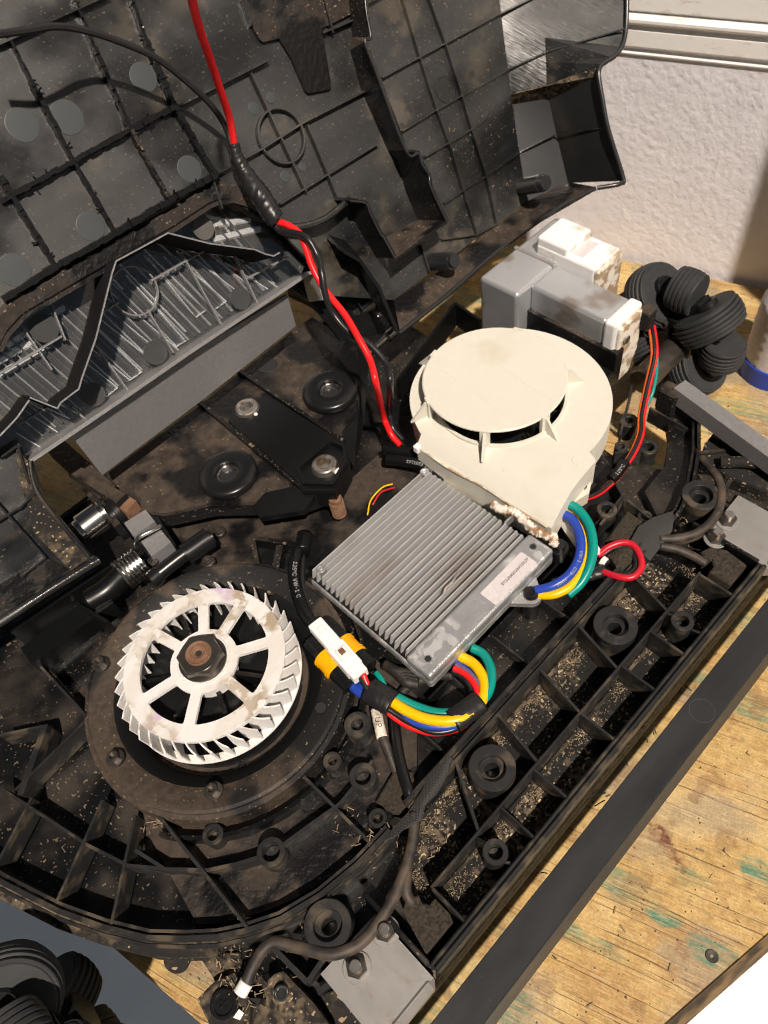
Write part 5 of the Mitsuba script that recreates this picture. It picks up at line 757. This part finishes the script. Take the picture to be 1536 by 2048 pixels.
tm_ = text('2', .004); one('plug_print', 'tiny printed 2 on the white plug under the cables', 'print', put(tm_, (0.3182,0.1972,0.0668), (0, 0, 1), (.6, -.75, 0)), 'm_ink', False)
# orange and red wires from the motor
for j, (dx, mat, lb2) in enumerate(((0, 'm_w_orange', 'orange wire running from the motor cap down past the blower'), (9, 'm_w_red', 'red wire running from the motor cap beside the orange one'), (4, 'm_w_black', 'thin black wire between the orange and red motor wires'))):
    o = np.array([.0030*j if j < 2 else .0012, -.0020*j if j < 2 else -.0008, .0012*(j == 2)-.0012])
    pts = [np.array(p)+o for p in ((0.5237,0.2582,0.092), (0.5078,0.2442,0.088), (0.497,0.2365,0.082), (0.4725,0.2253,0.07), (0.4512,0.2148,0.062), (0.4351,0.2045,0.06), (0.4164,0.1981,0.058), (0.3977,0.1951,0.056), (0.3841,0.194,0.054), (0.3634,0.196,0.052), (0.3464,0.2018,0.054), (0.3318,0.2044,0.06))]
    wire('motor_wire', lb2, 'wire', pts, .0020, mat)
wire('motor_wire', 'thin teal wire crossing behind the orange and red wires', 'wire', [(0.5043,0.2357,0.08), (0.4897,0.2261,0.075), (0.4758,0.2192,0.068), (0.4656,0.2173,0.06)], .0016, 'm_w_teal')
hs3 = spline([(0.4022,0.1957,0.056), (0.3912,0.1942,0.056), (0.3796,0.1941,0.055)], 10); k = thing('shrink_tube', 'small black shrink tube printed 125°C round the orange wires', 'shrink tube'); part(k, 'tube', sweep(hs3, .0046, 14), 'm_satin', True); part(k, 'lettering', text_tube('125°C', hs3[::-1], .0046, .0028, 0, .2), 'm_print')
# grey cloth tape, foam and edge cables
one('cloth_tape', 'grey black woven tape over the rim right of the crimson loop', 'tape', quadgrid([[(0.3357,0.1456,0.055), (0.3534,0.1485,0.057), (0.366,0.1445,0.059), (0.3809,0.1357,0.06)], [(0.3332,0.1376,0.057), (0.3492,0.1396,0.06), (0.3623,0.1356,0.062), (0.3752,0.131,0.062)], [(0.3323,0.1313,0.057), (0.3458,0.1317,0.06), (0.3573,0.1295,0.062), (0.3688,0.1278,0.062)], [(0.332,0.1234,0.055), (0.3441,0.1237,0.058), (0.3544,0.1244,0.06), (0.3639,0.1251,0.06)]], .001), 'm_cloth_tape', 60)
one('cloth_tape', 'grey black woven tape draped over the rail near the round bay', 'tape', quadgrid([[(0.1063,0.1401,0.056), (0.0897,0.138,0.058), (0.0729,0.1337,0.058), (0.0593,0.132,0.056), (0.0338,0.1324,0.056)], [(0.1062,0.1358,0.061), (0.0897,0.1309,0.063), (0.0714,0.1285,0.063), (0.0592,0.1233,0.061), (0.0404,0.1273,0.06)], [(0.1065,0.1323,0.061), (0.0917,0.1262,0.063), (0.0697,0.1245,0.063), (0.0616,0.121,0.06), (0.0485,0.1259,0.059)], [(0.1079,0.132,0.056), (0.0808,0.1251,0.058), (0.0699,0.1262,0.058), (0.0627,0.1212,0.056), (0.0534,0.124,0.056)]], .001), 'm_cloth_tape', 60)
one('foam_block', 'dark grey foam block beside the woven tape, right of the control box', 'foam', cham(Polygon([p[:2] for p in ((0.3268,0.1618,0.05), (0.3642,0.1659,0.05), (0.3627,0.1478,0.05), (0.3414,0.1468,0.05))]), .034, .052, .0015), 'm_foam', 20)
one('foam_block', 'dark grey foam block under the black cable near the round bay', 'foam', cham(Polygon([p[:2] for p in ((0.05,0.1554,0.046), (0.0754,0.1614,0.046), (0.0827,0.1509,0.046), (0.0737,0.1375,0.046), (0.0551,0.1367,0.046))]), .034, .048, .0015), 'm_foam', 20)
one('foam_roll', 'black foam roll inside the crimson wire loop', 'foam', tube([(0.3099,0.1445,0.054), (0.319,0.1416,0.055), (0.3303,0.14,0.055)], .0085, 16), 'm_foam', True)
wire('edge_cable', 'dusty brown cable curving from the rail round the boss to the lower left arm', 'cable', [(0.0628,0.1283,0.056), (0.0491,0.1173,0.055), (0.0336,0.1089,0.055), (0.0136,0.1017,0.056), (-0.0054,0.0985,0.057), (-0.0199,0.0994,0.058), (-0.0343,0.1072,0.058), (-0.0429,0.1194,0.057), (-0.0502,0.1309,0.056), (-0.0572,0.1402,0.056), (-0.0661,0.1415,0.055), (-0.0757,0.1399,0.052), (-0.0846,0.1364,0.05)], .0039, 'm_cable_dusty')
one('cable_end', 'white sleeve on the end of the dusty brown cable', 'ferrule', tube([(-0.0832,0.1369,0.0505), (-0.0909,0.1353,0.049)], .0046, 14), 'm_white', True)
one('foil_tab', 'small torn white tab beside the arm screw', 'tab', quadgrid([[(-0.1021,0.1292,0.047), (-0.0963,0.1295,0.049)], [(-0.0998,0.125,0.047), (-0.0954,0.1256,0.049)]], .0006), 'm_white', 20)
wire('edge_cable', 'short dusty cable ending at the left foam pad', 'cable', [(0.0333,0.1073,0.054), (0.0239,0.0998,0.054), (0.0214,0.0932,0.051), (0.0215,0.0904,0.046)], .0036, 'm_cable_dusty')
wire('edge_cable', 'grey cable looping from the woven tape to the dirty right arm', 'cable', [(0.3522,0.1291,0.058), (0.3635,0.1172,0.058), (0.3792,0.109,0.058), (0.4008,0.1078,0.058), (0.4211,0.1151,0.058), (0.4349,0.1272,0.058), (0.4431,0.141,0.056), (0.4485,0.1501,0.054)], .0036, 'm_cable_dusty')
wire('edge_cable', 'second grey cable below the loop at the right arm', 'cable', [(0.3526,0.1295,0.054), (0.3644,0.1167,0.053), (0.383,0.1077,0.052), (0.4062,0.1078,0.052)], .0032, 'm_cable_dusty')
wire('edge_cable', 'dusty cable pressed along the right foam pad', 'cable', [(0.3478,0.1258,0.056), (0.3547,0.1152,0.054), (0.3591,0.1018,0.052), (0.3606,0.0903,0.05)], .0036, 'm_cable_dusty')
wire('black_cable', 'glossy black cable standing beside the foam near the round bay', 'cable', [(0.107,0.1938,0.05), (0.098,0.1826,0.052), (0.086,0.1674,0.054), (0.0768,0.1534,0.055), (0.0699,0.141,0.054), (0.0667,0.1365,0.05)], .0040, 'm_gloss')
mk = spline([(0.0961,0.2001,0.055), (0.0904,0.1916,0.056), (0.0844,0.1821,0.055)], 10); k = thing('marked_cable', 'dirty white cable marker printed UP on a brown cable', 'cable'); part(k, 'marker', sweep(mk, .0040, 14, .05, 2), 'm_white_dirty', True); part(k, 'lettering', text_tube('UP', mk, .0041, .0040, 0, .35), 'm_ink')
part(k, 'cable', tube([(0.0855,0.1837,0.055), (0.0828,0.1767,0.053), (0.0777,0.1659,0.048), (0.0756,0.1594,0.044)], .0034, 12), 'm_cable_dusty', True)
one('dark_wad', 'bundle of dark cables stuffed under the control box corner', 'cable', cat([tube([a, b, c], .0045, 10) for a, b, c in (((0.1282,0.2241,0.046), (0.1306,0.2093,0.05), (0.1404,0.2003,0.047)), ((0.1288,0.2202,0.046), (0.1299,0.2065,0.05), (0.138,0.1981,0.047)), ((0.1294,0.2164,0.046), (0.1292,0.2036,0.05), (0.1356,0.1958,0.047)), ((0.13,0.2126,0.046), (0.1284,0.2008,0.05), (0.1333,0.1936,0.047)))]), 'm_cable_dusty', True)
wire('thin_wire', 'thin yellow wire loop behind the control box', 'wire', [(0.2152,0.3301,0.058), (0.2278,0.3381,0.06), (0.2433,0.3387,0.062), (0.2527,0.3357,0.06)], .0007, 'm_w_yellow')
wire('thin_wire', 'thin red wire behind the control box', 'wire', [(0.2257,0.3344,0.058), (0.2389,0.3364,0.061), (0.2523,0.3324,0.058)], .0007, 'm_w_crimson')

# ------------------------------------------------------------------ sawdust
def heap(x, y, n, sx, sy, z, seed):
    r = np.random.default_rng(seed); out = []
    for _ in range(int(n*1.2)):
        m = trimesh.creation.box((min(.005, r.lognormal(-7.1, .65)), r.uniform(.00015, .0006), r.uniform(.0002, .0006))); m.apply_transform(trimesh.transformations.euler_matrix(r.normal(0, .7), r.normal(0, .5), r.uniform(0, 6.28)))
        a, b = r.normal(0, 1, 2); m.apply_translation((x+a*sx, y+b*sy, z+.0022*max(0, 1-(a*a+b*b)/2)*r.random()+.0003)); out.append(m)
    return out
def cells(rects, n, z, seed):
    out = []
    for i, (x0, x1, y0, y1) in enumerate(rects): out += chips(Polygon([(x0, y0), (x1, y0), (x1, y1), (x0, y1)]), n, z, seed=seed+i)
    return out
ch = cells([(.04, .10, .063, .087), (.108, .138, .063, .087), (.143, .19, .063, .087), (.197, .24, .063, .087), (.246, .278, .063, .087), (.283, .342, .063, .087)], 18, ZF+.0006, 20)
ch += cells([(.04, .10, .076, .087), (.108, .138, .078, .087), (.197, .24, .076, .087), (.283, .342, .076, .087)], 30, ZF+.0008, 40)
ch += cells([(.06, .105, .092, .128), (.15, .19, .110, .129), (.205, .24, .112, .129), (.25, .30, .100, .129), (.31, .345, .095, .129), (.05, .10, .105, .129)], 30, ZF+.0007, 60)
ch += cells([(.158, .20, .141, .18), (.205, .25, .141, .18), (.110, .155, .141, .18), (.31, .36, .14, .18)], 25, ZF+.0003, 80)
ch += cells([(.006, .034, .060, .118), (.353, .381, .060, .118), (-.01, .05, .10, .13)], 40, ZF+.0004, 100)
for i, (x, y, sx_, sy_, n) in enumerate(((.234, .124, .006, .004, 150), (.188, .124, .008, .003, 130), (.140, .124, .005, .004, 120), (.296, .122, .006, .004, 90), (.092, .124, .006, .004, 110), (.060, .122, .008, .005, 120), (.236, .084, .004, .003, 60), (.188, .082, .010, .003, 90), (.133, .080, .005, .004, 110), (.098, .083, .004, .003, 60), (.050, .080, .008, .004, 110), (.338, .082, .004, .004, 60), (.034, .098, .003, .010, 110), (.356, .100, .003, .008, 60))): ch += heap(x, y, n, sx_, sy_, ZF+.0004, 300+i)
one('sawdust', 'pale sawdust and wood shavings lying in the ribbed cells', 'sawdust', cat(ch), 'm_chip', False, kind='stuff')
r = np.random.default_rng(77); ch = []
for p in ((-0.0802,0.1552,0.046), (-0.0861,0.1318,0.047), (-0.0503,0.1293,0.046), (-0.0929,0.1445,0.046), (0.0592,0.1037,0.034), (0.3958,0.1292,0.04), (0.027,0.1648,0.04), (-0.0731,0.2649,0.045), (-0.0683,0.1629,0.05), (0.0281,0.135,0.055)):
    for _ in range(22):
        m = trimesh.creation.box((r.uniform(.001, .006), .0005, .0004)); m.apply_transform(trimesh.transformations.euler_matrix(r.normal(0, .6), r.normal(0, .5), r.uniform(0, 6.3))); m.apply_translation(np.array(p)+r.normal(0, 1, 3)*[.006, .006, .0008]); ch.append(m)
one('dry_grass', 'bits of dry grass caught along the rim and the dirty arms', 'grass', cat(ch), 'm_chip', False, kind='stuff')
ch = []
for p in ((0.1224,-0.0031,-0.0292), (0.1162,-0.0141,-0.0292), (0.1186,-0.0502,-0.0292), (0.0632,-0.0248,-0.0292), (0.1976,-0.0241,-0.0292), (0.1478,-0.0108,-0.0292)):
    m = trimesh.creation.box((.005, .0011, .0008)); m.apply_transform(trimesh.transformations.euler_matrix(0, 0, r.uniform(0, 6.3))); ch.append(mv(m, *p))
for q in ch: one('wood_splinter', 'pale wood splinter on the bench top, '+('third from the front bar', 'beside the green streak', 'nearest the screw hole', 'nearest the front edge of the bench', 'farthest right of all', 'in the middle of the group')[ch.index(q)], 'splinter', q, 'm_chip', False, group='splinters on the bench')
